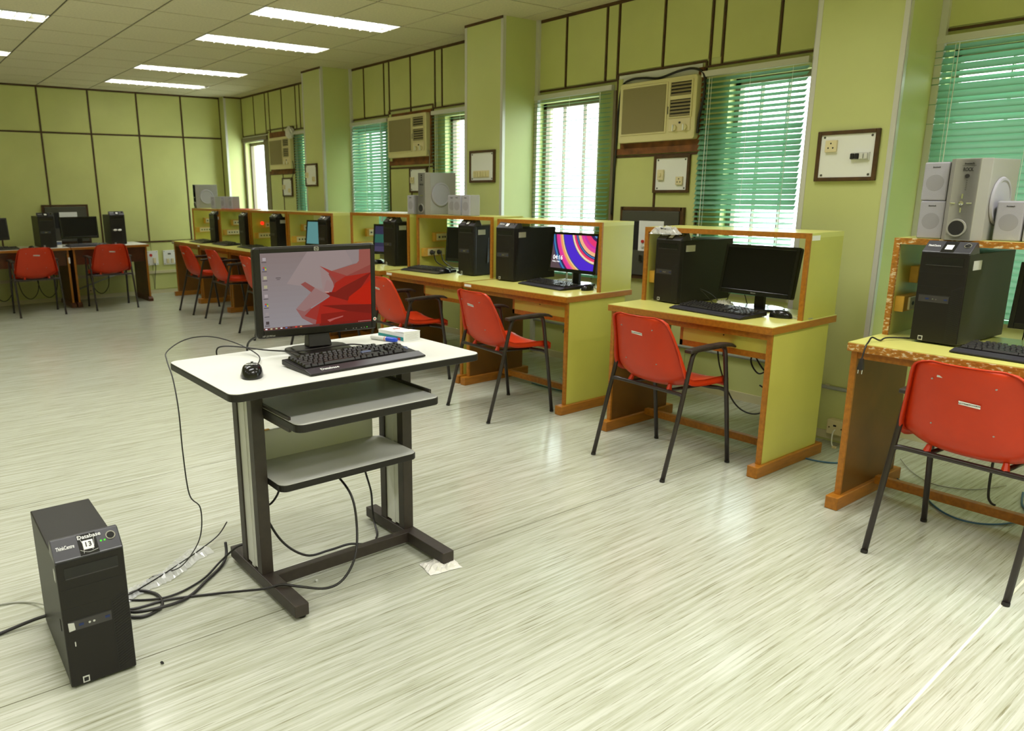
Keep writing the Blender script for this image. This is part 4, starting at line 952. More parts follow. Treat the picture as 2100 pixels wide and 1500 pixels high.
m0 = mouse('black mouse with a grey side on the white trolley', True); m0.location = (.948, 2.305, ZT); m0.rotation_euler = (0, 0, R_(-25)); m0.scale = (1.14, 1.08, 1.1)
# its cord: over the back of the trolley and down to the floor
m_ = Matrix.Translation(m0.location) @ Matrix.Rotation(R_(-25), 4, 'Z') @ Matrix.Diagonal((1.14, 1.08, 1.1, 1))
cp = [(.970, 2.36, .829), (1.03, 2.44, .822), (1.075, 2.55, .825), (1.06, 2.68, .845), (1.0, 2.76, .868), (.93, 2.775, .875), (.86, 2.75, .868), (.79, 2.68, .852), (.77, 2.62, .835), (.755, 2.52, .79), (.74, 2.44, .70), (.735, 2.42, .56), (.75, 2.44, .40), (.79, 2.46, .33), (.79, 2.50, .2), (.76, 2.62, .06), (.72, 2.70, .006), (.66, 2.70, .004), (.58, 2.62, .004), (.50, 2.60, .008)]
inv = m_.inverted()
G().tube([inv @ p for p in spline([Vector(p) for p in cp], 7)], .002, 6).obj('cord', 'cable', m0, smooth=True)
ms = mouse('black mouse on the lone lime desk, white cord loop behind it'); ms.location = (3.675, 2.005, zt); ms.rotation_euler = (0, 0, math.pi+R_(12))
G().tube(spline([(0, .056, .01), (.01, .09, .006), (-.04, .14, .005), (-.08, .10, .005), (-.06, .06, .005)], 7), .0022, 6).obj('cord', 'greycable', ms, smooth=True)
dup(ms, (3.745, 3.385, zt), TOX+R_(12), 'black mouse at the right end of the desk with the colourful screen')
dup(ms, (3.69, 5.88, zt), TOX+R_(-10), 'black mouse left of the third tower of the row')
dup(ms, (1.578, 10.40, zb), 0, 'black mouse on the back desk left of the tower')
dup(ms, (3.66, 4.83, zt), TOX, 'black mouse left of the second tower of the row, behind a keyboard')
# box of markers and a pen
bxm = thing('marker_box', 'white and teal marker box on the back corner of the trolley', 'box', (1.697, 2.555, ZT), R_(-84.5))
box('carton', 'paper', bxm, -.083, .083, -.043, .043, 0, .033, bevel=.0015)
box('teal_band', 'teal', bxm, -.0835, .080, -.0437, -.0428, .003, .018)
box('red_mark', 'redp', bxm, .045, .062, -.0442, -.0432, .004, .014)
G().hexa([(.02, -.041, .033), (.083, -.041, .033), (.083, .043, .033), (.02, .043, .033), (.02, -.043, .0345), (.085, -.046, .041), (.085, .043, .037), (.02, .043, .0345)]).obj('lid_flap', 'paper', bxm)
text('DELI', .016, 'redp', bxm, (-.03, .012, .0335), (0, 0, R_(80)))
for k in range(5): box('print_line', 'grey', bxm, .0832, .0838, -.036, .034-.008*(k % 2), .007+.005*k, .0085+.005*k)
pen = thing('marker_pen', 'white marker pen with a blue cap lying beside the marker box', 'pen', (1.615, 2.54, ZT+.0095), R_(-72))
G().lathe((-.07, 0, 0), (1, 0, 0), [(.006, 0), (.009, .004), (.009, .082)], 14).obj('barrel', 'paper', pen, smooth=False)
G().lathe((.012, 0, 0), (1, 0, 0), [(.0095, 0), (.0095, .04), (.007, .052), (.004, .055)], 14).obj('cap', 'blue', pen, smooth=False)
G().lathe((.004, 0, 0), (1, 0, 0), [(.0093, 0), (.0093, .003)], 14).obj('red_ring', 'redp', pen)

# ------------------------------------------------------------------ red shell chairs (face local +x)
def chair(label):
    t = thing('armchair', label, 'chair', group='red plastic armchairs')
    # moulded shell: profile from the top of the back to the front of the seat, (x, z, half width, lip)
    prof = [(.020, .794, .112, .015), (.020, .788, .148, .02), (.023, .768, .172, .03), (.038, .70, .187, .045), (.058, .62, .203, .055), (.080, .545, .217, .058), (.104, .49, .224, .055), (.142, .452, .226, .05), (.20, .438, .224, .045), (.29, .437, .222, .038), (.39, .444, .217, .03), (.47, .450, .208, .02), (.512, .444, .195, .005), (.525, .428, .188, -.008)]
    nu = 13; v = []
    for j, (x, z, hw, lip) in enumerate(prof):
        a = prof[max(j-1, 0)]; b = prof[min(j+1, len(prof)-1)]
        tx, tz = b[0]-a[0], b[1]-a[1]; L = math.hypot(tx, tz); nx, nz = -tz/L, tx/L   # towards the sitter
        for i in range(nu):
            u = -1+2*i/(nu-1); k = abs(u)**3.2
            dish = .012*(1-u*u) if j < 7 else .010*(1-u*u)
            v.append((x+nx*(lip*k-dish), u*hw, z+nz*(lip*k-dish)))
    m = len(prof)
    f = [(j*nu+i, (j+1)*nu+i, (j+1)*nu+i+1, j*nu+i+1) for j in range(m-1) for i in range(nu-1)]
    # a turned-down rim all round
    ring = [(j, 0) for j in range(m)]+[(m-1, i) for i in range(1, nu)]+[(j, nu-1) for j in range(m-2, -1, -1)]+[(0, i) for i in range(nu-2, 0, -1)]
    ctr = Vector((.2, 0, .5)); base = len(v)
    for j, i in ring:
        x, z, hw, lip = prof[j]; a = prof[max(j-1, 0)]; b = prof[min(j+1, m-1)]
        tx, tz = b[0]-a[0], b[1]-a[1]; L = math.hypot(tx, tz); nx, nz = -tz/L, tx/L
        p = Vector(v[j*nu+i]); o = Vector((0, 0, 0))
        side = (i == 0)*-1+(i == nu-1)*1
        dn = .030 if 4 < j < m-1 else .018
        o += Vector((-nx*dn, side*.008, -nz*dn))
        if j == 0: o = Vector((-.006, side*.004, .004))
        if j == m-1: o = Vector((-.004, side*.004, -.02))
        v.append(tuple(p+o))
    nr = len(ring)
    for k in range(nr):
        a = ring[k][0]*nu+ring[k][1]; b = ring[(k+1) % nr][0]*nu+ring[(k+1) % nr][1]
        f.append((a, b, base+(k+1) % nr, base+k))
    o = G().add(v, f).obj('shell', 'red', t, smooth=True)
    s = o.modifiers.new('round', 'SUBSURF'); s.levels = 1; s.render_levels = 1
    s = o.modifiers.new('wall', 'SOLIDIFY'); s.thickness = .005; s.offset = 0
    # label and rivets on the back
    st = G().hexa([(.021, -.040, .700), (.0205, .028, .704), (.0225, .028, .704), (.0225, -.040, .700), (.0185, -.040, .713), (.018, .028, .717), (.020, .028, .717), (.020, -.040, .713)]).obj('label_sticker', 'paper', t)
    st.location = (-.0005, 0, 0)
    text('NITTTR/EDP/CHAIR/34', .0068, 'ink', st, (.0188, -.006, .7085), (R_(97), 0, -math.pi/2), ext=.0002).rotation_euler = (math.pi/2, -.06*0, -math.pi/2)
    for y, z, x in ((.10, .735, .020), (-.10, .735, .020), (.10, .56, .066), (-.10, .56, .066)): G().cyl((x-.0005, y, z), (x+.008, y, z), .0028, 8).obj('rivet', 'silver', t)
    for s in (-1, 1):
        y = s*.240
        pts = [(0, y, 0), (.085, y, .30), (.158, y*.98, .575), (.178, y*.97, .622), (.205, y*.97, .638), (.30, y*.97, .640), (.385, y*.97, .638), (.412, y*.97, .622), (.422, y*.97, .590), (.462, y*.99, .30), (.500, y, 0)]
        fine = [Vector(pts[0]), Vector(pts[1])]+spline([pts[2], pts[3], pts[4]], 4)+spline([pts[6], pts[7], pts[8]], 4)+[Vector(pts[9]), Vector(pts[10])]
        half = len(fine)//2
        G().tube(fine[:half+1], .0115, 10).obj('leg', 'chairmetal', t, smooth=True)
        G().tube(fine[half:], .0115, 10).obj('leg', 'chairmetal', t, smooth=True)
        ar = [(.135, .647), (.20, .651), (.30, .655), (.39, .655), (.445, .649), (.475, .634), (.478, .622), (.445, .632), (.39, .637), (.30, .638), (.20, .633), (.135, .629)]
        G().prism(ar, s*.233-.023, s*.233+.023, 'y').obj('armrest', 'armrest', t, bevel=.005)
        for q, h in ((0, .012), (.5, .012)): G().cyl((q, y, 0), (q+(.003 if q == 0 else -.002), y, h), .0128, 10).obj('foot_tip', 'blackm', t)
    G().tube(spline([(.116, -.236, .41), (.118, -.22, .422), (.13, -.12, .42), (.13, .12, .42), (.118, .22, .422), (.116, .236, .41)], 4), .0105, 8).obj('rear_rail', 'chairmetal', t, smooth=True)
    G().tube(spline([(.447, -.236, .40), (.435, -.20, .408), (.40, -.13, .412), (.40, .13, .412), (.435, .20, .408), (.447, .236, .40)], 4), .0105, 8).obj('front_rail', 'chairmetal', t, smooth=True)
    for s in (-1, 1):
        G().cyl((.13, s*.12, .42), (.40, s*.12, .412), .009, 8).obj('seat_rail', 'chairmetal', t, smooth=True)
        G().cyl((.135, s*.13, .415), (.15, s*.125, .452), .016, 8, .010).obj('mounting_foot', 'red', t)
    return t
c4 = chair('large red armchair at the right edge, scratched back with a white label'); c4.location = (2.955, .940, 0); c4.rotation_euler = (0, 0, R_(-2.5))
for k in c4.children:
    if k.name.startswith('label_sticker'): c4_st = k
for y, z, w_, h_ in ((.075, .748, .018, .007), (.03, .748, .024, .005), (-.02, .742, .022, .005), (-.055, .738, .01, .014), (.03, .724, .012, .005), (-.008, .724, .010, .012)):
    box('scratch', 'sticker', c4, .0145+(.76-z)*.22, .0165+(.76-z)*.22, y-w_/2, y+w_/2, z-h_/2, z+h_/2)
def ch(x, y, rz, label): 
    r = dup(c4, (x, y, 0), R_(rz), label)
    for k in list(r.children):
        if k.name.startswith('scratch'): bpy.data.objects.remove(k)
    return r
ch(2.968, 2.372, -4.1, 'red armchair drawn back from the lone lime desk')
ch(2.928, 3.634, -6.2, 'red armchair at the near end of the long row, right of the white trolley top')
ch(2.930, 4.725, -5.0, 'red armchair half hidden by the red-screened monitor, second desk of the row')
ch(2.975, 6.10, -6.0, 'red armchair almost wholly hidden behind the red-screened monitor')
ch(2.885, 7.09, -5.0, 'red armchair cut by the left edge of the red-screened monitor')
ch(2.958, 8.224, -2.0, 'red armchair in the middle of the three before the far desks')
ch(2.940, 9.03, 0.0, 'red armchair nearest the far corner of the long row')
ch(1.531, 9.83, 90, 'red armchair at the left back desk, facing the back wall')
ch(2.367, 9.855, 88, 'red armchair at the right back desk, beside the socket plates')

c4_st.location = (.0085, -.02, -.045)
# ------------------------------------------------------------------ dark desks on the back wall
def dark_desk(x0, x1, label):
    W_ = x1-x0; t = thing('computer_desk', label, 'desk', (x0, 10.33, 0), 0, 'white-topped dark desks on the back wall'); H_ = .752
    box('edge_band', 'wood', t, 0, W_, -.01, .70, H_-.032, H_-.003, bevel=.002)
    box('tabletop', 'white', t, .002, W_-.002, -.008, .698, H_-.003, H_)
    box('apron', 'darkwood', t, .05, W_-.05, .06, .078, .53, H_-.032)
    for a in (.022, W_-.044):
        box('side_panel', 'darkwood', t, a, a+.022, .04, .62, .06, H_-.032)
        box('panel_edge', 'wood', t, a-.001, a+.023, .03, .041, .06, H_-.032)
        G().prism([(0, 0), (.66, 0), (.66, .035), (.62, .06), (.04, .06), (0, .035)], a-.018, a+.040, 'x').obj('foot', 'darkwood', t, bevel=.003)
    box('front_rail', 'darkwood', t, .04, W_-.04, .03, .048, H_-.075, H_-.032)
    return t
d = dark_desk(2.005, 2.945, 'dark wooden desk with white top on the back wall, nearer the corner')
d = dark_desk(1.06, 1.998, 'dark wooden desk with white top at the left edge of the photo')
box('sticker', 'paper', d, .905, .925, .028, .0305, .555, .63)

# ------------------------------------------------------------------ loudspeakers
def subwoofer(label, W_, D, H_, detail=False):
    t = thing('subwoofer', label, 'loudspeaker'); w = W_/2
    G().prism([(-w, .035), (-w+.028, 0), (w-.028, 0), (w, .035), (w, D), (-w, D)], 0, H_, 'z').obj('cabinet', 'silvdk', t, bevel=.003)
    G().prism([(-w+.0005, .036), (-w+.028, .0), (w-.028, .0), (w-.0005, .036), (w-.0005, .040), (-w+.0005, .040)], -.0005, H_+.001, 'z').obj('front_panel', 'silver', t, bevel=.001)
    x = w
    G().lathe((x, D*.47, H_*.48), (1, 0, 0), [(.095, 0), (.098, .004), (.093, .011), (.084, .012), (.080, .008), (0, .0085)], 40).obj('driver_cover', 'silvfab', t, smooth=False)
    G().lathe((-w*.12, 0, H_*.155), (0, -1, 0), [(.031, -.002), (.0365, .0), (.0355, .005), (.030, .005), (.026, .0005)], 32).obj('port_ring', 'silver', t)
    G().cyl((-w*.12, -.0055, H_*.155), (-w*.12, -.0, H_*.155), .0285, 28).obj('bass_port', 'ink', t)
    if detail:
        text('frontech', .010, 'ink', t, (.005, -.0006, H_*.94), FRONT); box('rule', 'greypl', t, -.02, .03, -.0008, 0, H_*.915, H_*.917)
        text('ROCK', .021, 'ink', t, (.003, -.0006, H_*.868), FRONT).scale = (.62, 1, 1)
        G().cyl((.003, -.003, H_*.79), (.003, 0, H_*.79), .008, 16).obj('power_button', 'ink', t)
        for k in range(6): box('indicator_mark', 'greypl', t, .001, .006, -.0009, 0, H_*(.735-.023*k), H_*(.741-.023*k))
        G().lathe((-.004, 0, H_*.46), (0, -1, 0), [(.010, 0), (.009, .005), (0, .007)], 16).obj('control_button', 'chrome', t)
        for dx, dz in ((-.032, 0), (.028, 0)): box('control_button', 'chrome', t, dx-.014, dx+.006, -.003, 0, H_*.46-.003, H_*.46+.003, bevel=.001)
        for dz in (.028, -.028): box('control_button', 'chrome', t, -.007, -.001, -.003, 0, H_*.46+dz-.010, H_*.46+dz+.010, bevel=.001)
    else:
        for k in range(3): G().cyl((0, -.002, H_*(.94-.055*k)), (0, 0, H_*(.94-.055*k)), .006, 10).obj('power_button', 'ink', t)
        box('control_button', 'chrome', t, -.022, .022, -.003, 0, H_*.46-.003, H_*.46+.003)
        text('ROCK', .018, 'ink', t, (0, -.0006, H_*.72), FRONT)
    return t
def satellite(label, W_=.098, D=.105, H_=.158):
    t = thing('satellite_speaker', label, 'loudspeaker', group='small silver satellite speakers'); w = W_/2
    box('cabinet', 'silvdk', t, -w, w, .012, D, 0, H_, bevel=.004)
    box('grille_cloth', 'silvfab', t, -w+.001, w-.001, 0, .016, .001, H_-.001, bevel=.005)
    G().lathe((0, .0, H_*.47), (0, -1, 0), [(.034, 0), (.0335, .0003), (0, .0005)], 28).obj('driver_print', 'silvprint', t)
    text('frontech', .0085, 'greypl', t, (0, -.0006, H_*.87), FRONT)
    return t
zh = 1.190
sb = subwoofer('large silver subwoofer with ROCK lettering on the desk at the right edge', .150, .31, .325, True)
sb.location = (3.585, 1.235, zh); sb.rotation_euler = (0, 0, TOX+R_(-2))
s0 = satellite('silver satellite speaker, lower of the stacked pair left of the large subwoofer'); s0.location = (3.62, 1.357, zh); s0.rotation_euler = (0, 0, TOX)
def sat(x, y, z, rz, label): return dup(s0, (x, y, z), rz, label)
sat(3.622, 1.361, zh+.158, TOX+R_(-1), 'silver satellite speaker, upper of the stacked pair left of the large subwoofer')
sat(3.655, 1.088, zh, TOX+R_(-2), 'silver satellite speaker right of the large subwoofer')
sat(3.65, .985, zh, TOX, 'silver satellite speaker cut by the right edge of the photo')
zr = 1.213
sb2 = subwoofer('silver subwoofer in the middle of the long row between small speakers', .152, .30, .337)
sb2.location = (3.715, 5.213, zr); sb2.rotation_euler = (0, 0, TOX+R_(1))
sat(3.725, 5.392, zr, TOX, 'silver satellite speaker left of the subwoofer on the long row')
sat(3.80, 5.40-.01, zr+.0, TOX, 'silver satellite speaker half behind the one left of the row subwoofer').location = (3.86, 5.375, zr)
sat(3.79, 4.905, zr, TOX+R_(3), 'silver satellite speaker in the shadow right of the row subwoofer')
sat(3.755, 4.795, zr, TOX, 'silver satellite speaker in the middle of the three right of the row subwoofer')
sat(3.735, 4.66, zr, TOX, 'silver satellite speaker rightmost on the long row, white in the window light')
box('folded_sheet', 'paper', None, 3.70, 3.95, 5.46, 5.98, zr, zr+.008); tag(bpy.data.objects['folded_sheet'], 'white folded sheet lying on the row left of the small speakers', 'paper')
zf = 1.197
sb3 = subwoofer('grey subwoofer standing sideways on the last desk in the far corner', .152, .30, .315)
sb3.location = (3.70, 10.60, zf); sb3.rotation_euler = (0, 0, TOX)
sat(3.70, 9.93, zf, TOX+R_(10), 'small grey speaker touching the far corner subwoofer')
sat(3.70, 9.59, zf, TOX+R_(8), 'small grey speaker in the middle, right of the far corner subwoofer')
sat(3.70, 9.33, zf, TOX+R_(5), 'small grey speaker rightmost in the far corner')
box('red_folder', 'redp', None, 3.69, 3.95, 8.85, 9.62, zf, zf+.006); tag(bpy.data.objects['red_folder'], 'flat red folder under the small speakers in the far corner', 'folder')
for o_, z in (('s', 0),): pass

# ------------------------------------------------------------------ small things on the desks
def crumple(name, m, cx, cy, cz, lx, ly, hh, label, cat, rz=0., seed=1, n=14, parent=None):
    rnd = random.Random(seed); v = []; f = []
    hgt = [[rnd.random() for _ in range(n+1)] for _ in range(n+1)]
    for j in range(n+1):
        for i in range(n+1):
            u, w_ = i/n-.5, j/n-.5; e = (1-abs(2*u)**4)*(1-abs(2*w_)**4)
            x = u*lx+rnd.uniform(-.25, .25)*lx/n; y = w_*ly+rnd.uniform(-.3, .3)*ly/n
            v.append((x*math.cos(rz)-y*math.sin(rz), x*math.sin(rz)+y*math.cos(rz), .002+hh*(.15+.85*hgt[j][i])*e))
    f = [(j*(n+1)+i, j*(n+1)+i+1, (j+1)*(n+1)+i+1, (j+1)*(n+1)+i) for j in range(n) for i in range(n)]
    o = G().add(v, f).obj(name, m, parent, loc=(cx, cy, cz)); return tag(o, label, cat)
crumple('plastic_packet', 'film', 3.617, 2.70, zt+.395, .07, .185, .05, 'clear plastic packet with a cable on top of the tower on the lone desk', 'packet', seed=4)
G().tube(spline([(-.02, .03, .02), (-.01, .06, .03), (.015, .02, .03), (.0, -.04, .03), (-.02, -.02, .03), (-.01, .04, .035)], 6), .004, 6).obj('cable', 'cable', bpy.data.objects['plastic_packet'], smooth=True)
crumple('white_bag', 'tissue', 3.83, 2.43, zt, .08, .09, .035, 'crumpled white plastic left of the monitor base on the lone desk', 'plastic bag', seed=9)
cable('mouse_cable', 'thin black cable rising beside the tower on the lone desk', [(3.83, 2.50, zt+.005), (3.80, 2.53, zt+.05), (3.78, 2.56, zt+.085), (3.80, 2.50, zt+.06), (3.84, 2.44, zt+.01), (3.82, 2.38, zt+.10), (3.86, 2.35, zt+.11), (3.90, 2.33, zt+.01)], .0025, 'cable')
t = thing('wifi_router', 'small white router with two aerials behind the keyboard of the colourful screen', 'router', (3.93, 3.745, zt), TOX)
box('box', 'paper', t, -.06, .06, -.04, .04, 0, .026, bevel=.006)
for x in (-.03, .03): box('aerial', 'paper', t, x-.006, x+.006, .02, .028, .02, .12, bevel=.002)
box('white_card', 'paper', None, 3.86, 3.96, 3.30, 3.44, zt, zt+.004); tag(bpy.data.objects['white_card'], 'white card at the right end of the desk with the colourful screen', 'paper')
bpy.data.objects['white_card'].location.z = 0
o = box('paper_stack', 'paper', None, 3.47, 3.56, .55, 1.13, zt, zt+.012); o.rotation_euler = (0, 0, 0); tag(o, 'white papers behind the keyboard on the chipped desk', 'paper')
pl = cable('power_cable', 'black two-pin power cable hanging over the front of the chipped desk', [(3.56, 1.345, zt+.006), (3.46, 1.40, zt+.012), (3.405, 1.405, zt+.006), (3.375, 1.425, zt+.02), (3.33, 1.418, zt+.008), (3.292, 1.412, zt-.01), (3.272, 1.412, zt-.06)], .0035, 'cable', 8)
p_ = pl.location
G().hexa([(-.012-.29, .055, -.11), (.012-.29, .055, -.11), (.012-.29, .078, -.11), (-.012-.29, .078, -.11), (-.006-.286, .060, -.062), (.006-.286, .060, -.062), (.006-.286, .073, -.062), (-.006-.286, .073, -.062)]).obj('plug', 'cable', pl, bevel=.002)
for s in (-.006, .006): G().cyl((-.29, .0665+s*1.3, -.128), (-.29, .0665+s*1.3, -.108), .0024, 8).obj('pin', 'chrome', pl)
for i, (y, dx) in enumerate(((5.17, 0), (5.06, .03))):
    cable('power_cable', ['black plug lead from the socket board behind the second tower, left plug', 'black plug lead from the socket board behind the second tower, right plug'][i],
          [(3.81+.075*i, 5.215, zt+.135), (3.81+.075*i, 5.18, zt+.125), (3.83+.075*i, 5.17, zt+.06), (3.88+.05*i, 5.10, zt+.015), (3.90, 4.98, zt+.01), (3.90, 4.85, zt+.015)], .0045, 'cable')
    pg = G().lathe((3.81+.075*i, 5.225, zt+.138), (0, -1, -.1), [(.021, 0), (.021, .018), (.014, .034), (.007, .05), (.005, .055)], 14).obj('plug', 'cable', None)
    pg.parent = bpy.data.objects['power_cable'] if False else None
    tag(pg, ['black three-pin plug in the socket board behind the second tower, left one', 'black three-pin plug in the socket board behind the second tower, right one'][i], 'plug')
t = thing('folded_card', 'small striped card propped between tower and monitor on the back desk', 'card', (1.91, 10.50, zb), 0)
box('card', 'paper', t, -.03, .03, 0, .008, 0, .075); box('violet_print', 'violetscreen' if False else 'keyblue', t, -.028, .028, -.001, 0, .03, .065)
# cables hanging behind the speakers of the chipped desk
for i, y in enumerate((1.06, 1.0, .93, .80)):
    cable('speaker_cable', ['thin black speaker wire behind the tower of the chipped desk, leftmost', 'thin black speaker wire behind the tower of the chipped desk, second', 'thin black speaker wire above the dark monitor of the chipped desk', 'thin black speaker wire at the right edge above the dark monitor'][i],
          [(3.93, y, zh+.004), (3.945, y+.01, zh-.05), (3.94, y+.015, zh-.16), (3.945, y-.01, zt+.05), (3.95, y, zt-.05)], .0028, 'cable', 5)
# ------------------------------------------------------------------ leads under the desks
def under(lb, pts, r=.0045, m='cable'): cable('computer_cable', lb, pts, r, m, 6)
under('black cable loop under the drawer of the lone desk, hanging lowest', [(3.90, 2.50, .56), (3.88, 2.46, .40), (3.86, 2.35, .22), (3.85, 2.24, .165), (3.86, 2.14, .20), (3.88, 2.08, .34), (3.9, 2.06, .56)])
under('black cable swag under the drawer of the lone desk, to the right', [(3.90, 2.30, .58), (3.88, 2.22, .46), (3.87, 2.12, .385), (3.86, 2.02, .40), (3.86, 1.95, .47), (3.86, 1.92, .56)])
under('black cable crossing loop in the middle under the lone desk', [(3.90, 2.22, .58), (3.87, 2.26, .47), (3.86, 2.20, .40), (3.87, 2.14, .46), (3.9, 2.18, .56), (3.88, 2.1, .48), (3.87, 2.02, .36), (3.88, 2.10, .30), (3.88, 2.2, .33)])
under('blue network cable dropping to the floor under the lone desk', [(3.92, 2.12, .58), (3.90, 2.11, .35), (3.88, 2.06, .14), (3.86, 1.98, .03), (3.82, 1.88, .006), (3.86, 1.75, .005), (3.98, 1.68, .005), (4.08, 1.60, .005)], .0045, 'bluecable')
under('thin grey lead at the left under the lone desk', [(3.95, 2.50, .62), (3.95, 2.49, .5), (3.94, 2.48, .44)], .004, 'cable')
t = thing('white_adapter', 'white plastic bag hanging under the drawer of the lone desk', 'plastic bag', (3.95, 2.06, .50))
bm = bmesh.new(); bmesh.ops.create_icosphere(bm, subdivisions=2, radius=.07)
for v in bm.verts: v.co.z *= .6; v.co *= 1+random.uniform(-.12, .12)
me = bpy.data.meshes.new('bag'); bm.to_mesh(me); bm.free(); me.materials.append(M['tissue']); o = bpy.data.objects.new('bag', me); C.objects.link(o); o.parent = t; o.location = (.03, .07, .03)
under('black cable hanging under the near end desk of the row, left of three', [(3.92, 3.62, .57), (3.9, 3.58, .42), (3.92, 3.52, .30), (3.93, 3.48, .2), (3.9, 3.42, .05)])
under('black cable hanging under the near end desk of the row, middle of three', [(3.92, 3.46, .58), (3.92, 3.47, .40), (3.90, 3.50, .22), (3.90, 3.44, .02)])
under('blue cable hanging under the near end desk of the row', [(3.92, 3.76, .40), (3.9, 3.70, .50), (3.92, 3.64, .52), (3.93, 3.5, .35), (3.9, 3.40, .12), (3.86, 3.36, .01)], .0045, 'bluecable')
under('blue cable lying on the floor under the near end desk of the row', [(3.80, 3.95, .006), (3.80, 3.75, .006), (3.82, 3.5, .006), (3.83, 3.32, .006)], .0045, 'bluecable')
under('white cable coil on the floor under the near end desk of the row', [(4.1, 3.95, .006), (4.0, 3.7, .006), (4.05, 3.52, .02), (4.2, 3.46, .05), (4.35, 3.5, .03)], .004, 'greycable')
under('pair of dark leads under the second desk of the row', [(3.92, 4.55, .62), (3.93, 4.56, .40), (3.9, 4.50, .2), (3.92, 4.46, .06), (3.88, 4.38, .01)], .0045)
under('second dark lead under the second desk of the row', [(3.92, 4.44, .62), (3.92, 4.44, .40), (3.93, 4.46, .22), (3.90, 4.52, .05), (3.86, 4.45, .01)], .0045)
under('blue network cable looped on the floor under the chipped desk', [(4.19, 1.78, .008), (4.05, 1.62, .006), (3.90, 1.46, .006), (3.78, 1.30, .006), (3.62, 1.14, .006), (3.60, 1.02, .006), (3.70, .93, .006), (3.86, .90, .006), (4.0, .96, .006), (4.15, 1.0, .01)], .0045, 'bluecable')
under('grey cable on the floor under the chipped desk', [(4.19, 1.55, .01), (4.05, 1.44, .006), (3.95, 1.30, .006), (4.02, 1.16, .006), (4.19, 1.08, .01)], .003, 'greycable')
under('short black cable end dangling behind the large red chair', [(3.62, .98, .56), (3.60, .985, .30), (3.59, .98, .16), (3.58, .965, .125), (3.57, .945, .12)], .005)
for i, (x, y) in enumerate(((1.20, 10.75), (1.50, 10.78), (1.72, 10.80), (2.35, 10.78))):
    under(['dark cables looping under the left back desk, at the photo edge', 'dark cable loop under the left back desk, behind its chair', 'dark cable drop under the left back desk, right of its chair', 'dark cables under the right back desk, behind its chair'][i],
          [(x-.08, y, .62), (x-.07, y, .40), (x-.03, y, .18), (x+.06, y, .10), (x+.15, y, .20), (x+.17, y, .45), (x+.17, y, .62)], .005)
t = thing('network_socket', 'small cream socket box at the foot of the back wall', 'socket', (2.33, YB-.014, .05), 0); box('box', 'socketpale', t, -.035, .035, -.04, 0, .03, .11, bevel=.004); box('port', 'ink', t, -.008, .008, -.0415, -.039, .06, .072)

# ------------------------------------------------------------------ cables and litter on the floor round the trolley
def fl_c(name, lb, pts, r=.0045, m='cable'): cable(name, lb, pts, r, m, 8)
fl_c('power_cable', 'thick black cable from the floor tower to the left edge of the photo', [(.32, 2.60, .03), (.26, 2.62, .02), (.15, 2.62, .006), (.05, 2.60, .006), (-.12, 2.55, .006), (-.35, 2.5, .006)], .006)
fl_c('network_cable', 'thin white cable leaving the floor tower to the left', [(.33, 2.64, .03), (.27, 2.78, .006), (.18, 2.83, .005), (.05, 2.83, .005), (-.1, 2.86, .005)], .0035, 'greycable')
ZF = .006
fl_c('power_cable', 'black cable with a small coil between the floor tower and the trolley foot', [(.45, 2.64, .02), (.50, 2.50, ZF), (.56, 2.44, ZF), (.63, 2.47, ZF), (.64, 2.56, ZF), (.59, 2.62, ZF+.004), (.53, 2.58, ZF+.008), (.53, 2.48, ZF+.01), (.62, 2.445, ZF+.01), (.72, 2.47, ZF), (.82, 2.55, ZF), (.90, 2.62, ZF), (.945, 2.68, ZF+.01), (.96, 2.72, .05)], .0058)
fl_c('power_cable', 'long black cable running over the near trolley foot and up under the shelf', [(.46, 2.62, .02), (.53, 2.52, ZF), (.66, 2.50, ZF), (.80, 2.44, ZF), (.88, 2.36, ZF+.02), (.935, 2.285, .050), (.98, 2.25, .066), (1.03, 2.22, .055), (1.12, 2.19, .03), (1.19, 2.185, .045), (1.25, 2.20, .11), (1.29, 2.25, .20), (1.30, 2.30, .30), (1.29, 2.40, .36), (1.28, 2.50, .385)], .0045)
fl_c('video_cable', 'black cable curving from the floor tower up behind the left trolley upright', [(.46, 2.66, .03), (.53, 2.60, ZF), (.66, 2.52, ZF), (.80, 2.56, ZF), (.90, 2.63, .02), (.955, 2.60, .075), (1.0, 2.58, .10), (1.03, 2.55, .20), (1.035, 2.56, .33), (1.04, 2.60, .39)], .004)
fl_c('power_cable', 'black cable sagging in a loop behind the trolley crossbar', [(1.03, 2.60, .70), (1.04, 2.62, .50), (1.05, 2.60, .36), (1.06, 2.56, .22), (1.10, 2.50, .10), (1.18, 2.46, .03), (1.28, 2.46, .02), (1.36, 2.44, .03), (1.42, 2.42, .02), (1.50, 2.42, ZF)], .0048)
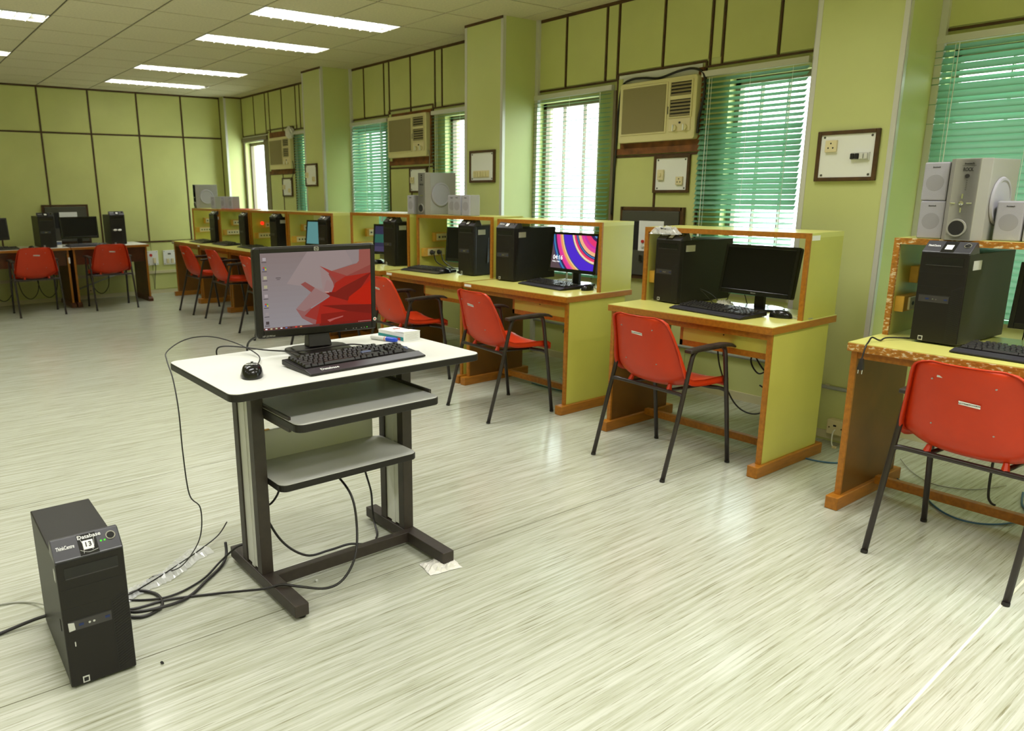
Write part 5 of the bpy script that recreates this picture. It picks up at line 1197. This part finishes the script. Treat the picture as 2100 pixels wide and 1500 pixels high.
fl_c('power_cable', 'short black cable loop hanging at the left under the lower shelf', [(1.05, 2.52, .39), (1.07, 2.46, .36), (1.075, 2.44, .33), (1.05, 2.46, .28), (1.025, 2.50, .26)], .004)
fl_c('power_cable', 'black cable hanging from the shelf beside the far trolley foot', [(1.47, 2.50, .395), (1.49, 2.52, .30), (1.53, 2.54, .18), (1.558, 2.58, .08), (1.553, 2.56, .03), (1.53, 2.50, ZF), (1.50, 2.46, ZF)], .0045)
# the flat clear sleeve round one cable
rnd = random.Random(5); v = []; n = 44
for i in range(n+1):
    u = i/n; x = .50+(.905-.50)*u; y = 2.575+(2.80-2.575)*u+.012*math.sin(u*9); wd = .045+.028*u+rnd.uniform(-.008, .008)
    for j in range(5):
        s = j/4-.5; v.append((x-s*wd*.55, y+s*wd*1.3, .004+.016*(1-4*s*s)*rnd.uniform(.35, 1.2)))
G().add(v, [(i*5+j, i*5+j+1, (i+1)*5+j+1, (i+1)*5+j) for i in range(n) for j in range(4)]).obj('plastic_sleeve', 'film', None)
tag(bpy.data.objects['plastic_sleeve'], 'crumpled clear plastic sleeve on the floor between tower and trolley', 'plastic sleeve')
fl_c('thin_cable', 'thin black cable threaded through the clear plastic sleeve', [(.47, 2.60, .01), (.55, 2.60, .016), (.66, 2.65, .018), (.78, 2.72, .018), (.88, 2.79, .015), (.98, 2.86, .02), (1.03, 2.88, .06)], .0026)
crumple('tissue', 'tissue', 1.575, 2.115, .0, .135, .10, .022, 'crumpled white tissue under the far trolley foot', 'tissue', rz=R_(-10), seed=12, n=10)
for i, (x, y) in enumerate(((1.14, 2.30), (.53, 2.14))):
    bm = bmesh.new(); bmesh.ops.create_icosphere(bm, subdivisions=1, radius=.006)
    for v_ in bm.verts: v_.co *= 1+random.uniform(-.3, .3)
    me = bpy.data.meshes.new('crumb'); bm.to_mesh(me); bm.free(); me.materials.append(M['sticker' if i == 0 else 'ink'])
    o = bpy.data.objects.new('crumb', me); C.objects.link(o); o.location = (x, y, .005); tag(o, ['pale crumb on the floor under the trolley crossbar', 'dark speck of dirt on the floor right of the tower'][i], 'crumb')
